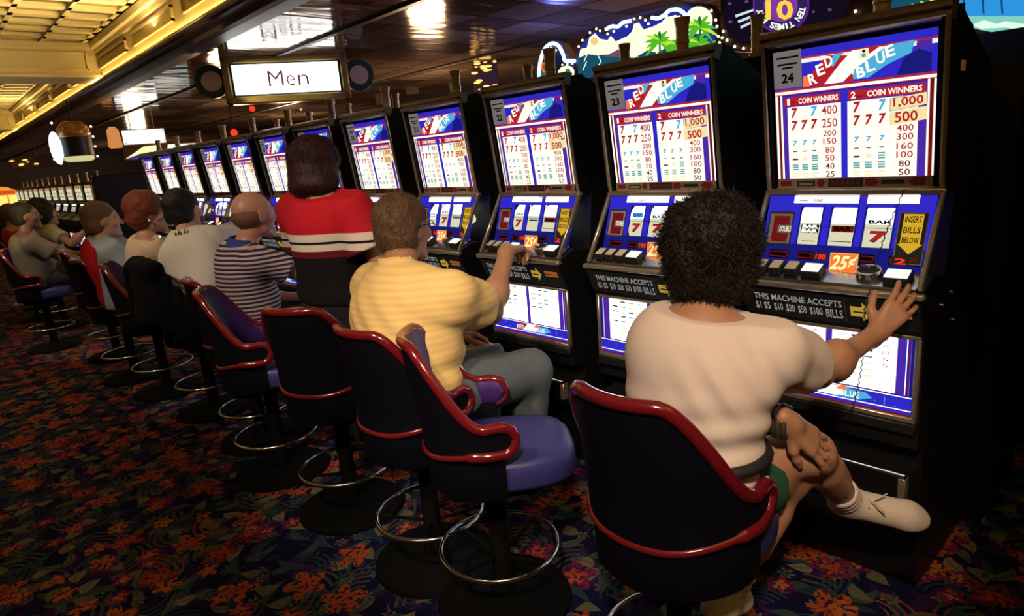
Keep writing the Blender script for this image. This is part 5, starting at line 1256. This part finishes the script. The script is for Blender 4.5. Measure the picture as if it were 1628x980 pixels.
s10=dict(q,b=1.05,h=.012,hs=.012,seed=91,skin=SKINP,hyaw=10,arms={'R':q['aR']+[(.9,.1,-.2),(0,0,1.)],'L':q['aL']+[(.9,-.2,-.2),(0,.2,.95)]},
 hair=(hairm('grey_brown',(.16,.10,.07)),SHORT,SFACE,.002,80),shirt=pm('bright_red_shirt',(.5,.01,.015),.85),inf=.02,sleeve=.65,hem=.04,trouser=pm('dark_slacks',(.02,.018,.02),.85),shoe=pm('dark_shoe',(.02,.018,.018),.5))
person('man','person in bright red shirt at the far left edge of the row',s10)
# ------------------------------------------------------------------ light
W=bpy.data.worlds.new('world'); SC.world=W; W.use_nodes=True; W.node_tree.nodes['Background'].inputs[0].default_value=(1,.8,.6,1); W.node_tree.nodes['Background'].inputs[1].default_value=.01
def spot(name,loc,tgt,power,col=(1,.79,.58),size=70,blend=.6,rad=.12):
    l=bpy.data.lights.new(name,'SPOT'); l.energy=power; l.color=col; l.spot_size=math.radians(size); l.spot_blend=blend; l.shadow_soft_size=rad
    o=bpy.data.objects.new(name,l); COL.objects.link(o); o.location=loc; o.rotation_euler=(V(tgt)-V(loc)).to_track_quat('-Z','Y').to_euler(); return o
LP=[((-.7,-.5,3.1),(1.2,.93,1.18),410),((-.8,1.0,3.1),(1.2,2.05,1.22),280),((-.7,2.2,3.1),(1.35,3.2,1.3),170),((-.7,4.0,3.1),(1.2,4.8,1.25),160),((-.7,6.4,3.1),(.95,7.3,1.2),160)]
for i,(a,c,p) in enumerate(LP): spot('downlight_lamp',a,c,p,size=(34 if i==0 else 40),blend=.5)
for i,(x,y,p) in enumerate(((-.7,.3,22),(-.9,1.6,26),(-.9,3.4,26),(-.9,5.6,34),(-.9,8.2,44),(-.9,12,60))): spot('aisle_downlight',(x,y,3.1),(x+.25,y,0),p*1.2,size=64,blend=.7)
def area(name,loc,tgt,sx,sy,power,col):
    l=bpy.data.lights.new(name,'AREA'); l.shape='RECTANGLE'; l.size=sx; l.size_y=sy; l.energy=power; l.color=col
    o=bpy.data.objects.new(name,l); COL.objects.link(o); o.location=loc; o.rotation_euler=(V(tgt)-V(loc)).to_track_quat('-Z','X').to_euler(); return o
for (x,y,z,p) in((5.2,3.0,1.9,60),(6.,8.,1.9,120),(7.,15,1.9,200),(8.5,4.,1.9,80),(6,24,1.9,200),(4.6,12,1.9,80)):
    l=bpy.data.lights.new('ceiling_fill','POINT'); l.energy=p; l.color=(1,.62,.34); l.shadow_soft_size=.25; o=bpy.data.objects.new('ceiling_fill',l); COL.objects.link(o); o.location=(x,y,z)  # added point lights without fixtures, to brighten the mirrored ceiling
l=bpy.data.lights.new('blue_ceiling_fill','POINT'); l.energy=70; l.color=(.16,.22,1); l.shadow_soft_size=.3; o=bpy.data.objects.new('blue_ceiling_fill',l); COL.objects.link(o); o.location=(5.2,4.7,2.25)  # added blue light without a fixture, tints the mirrored ceiling
spot('sign_fill_spot',(.3,4.2,2.68),(3.4,7.2,2.5),200,(1,.85,.45),14,.4,.05)  # added spot without a fixture, brightens the brass sign frame
for k in range(4): area('cove_light',(XE-.10,1.5+8*k-2.5,ZC+.05),(XE-.9,1.5+8*k-2.5,ZT+.2),7.6,.05,190,(1,.76,.33))
SC.view_settings.view_transform='Standard'; SC.view_settings.look='None'; SC.view_settings.exposure=0; SC.view_settings.gamma=1; SC.view_settings.use_curve_mapping=False
SC.cycles.use_denoising=True
SC.cycles.max_bounces=6
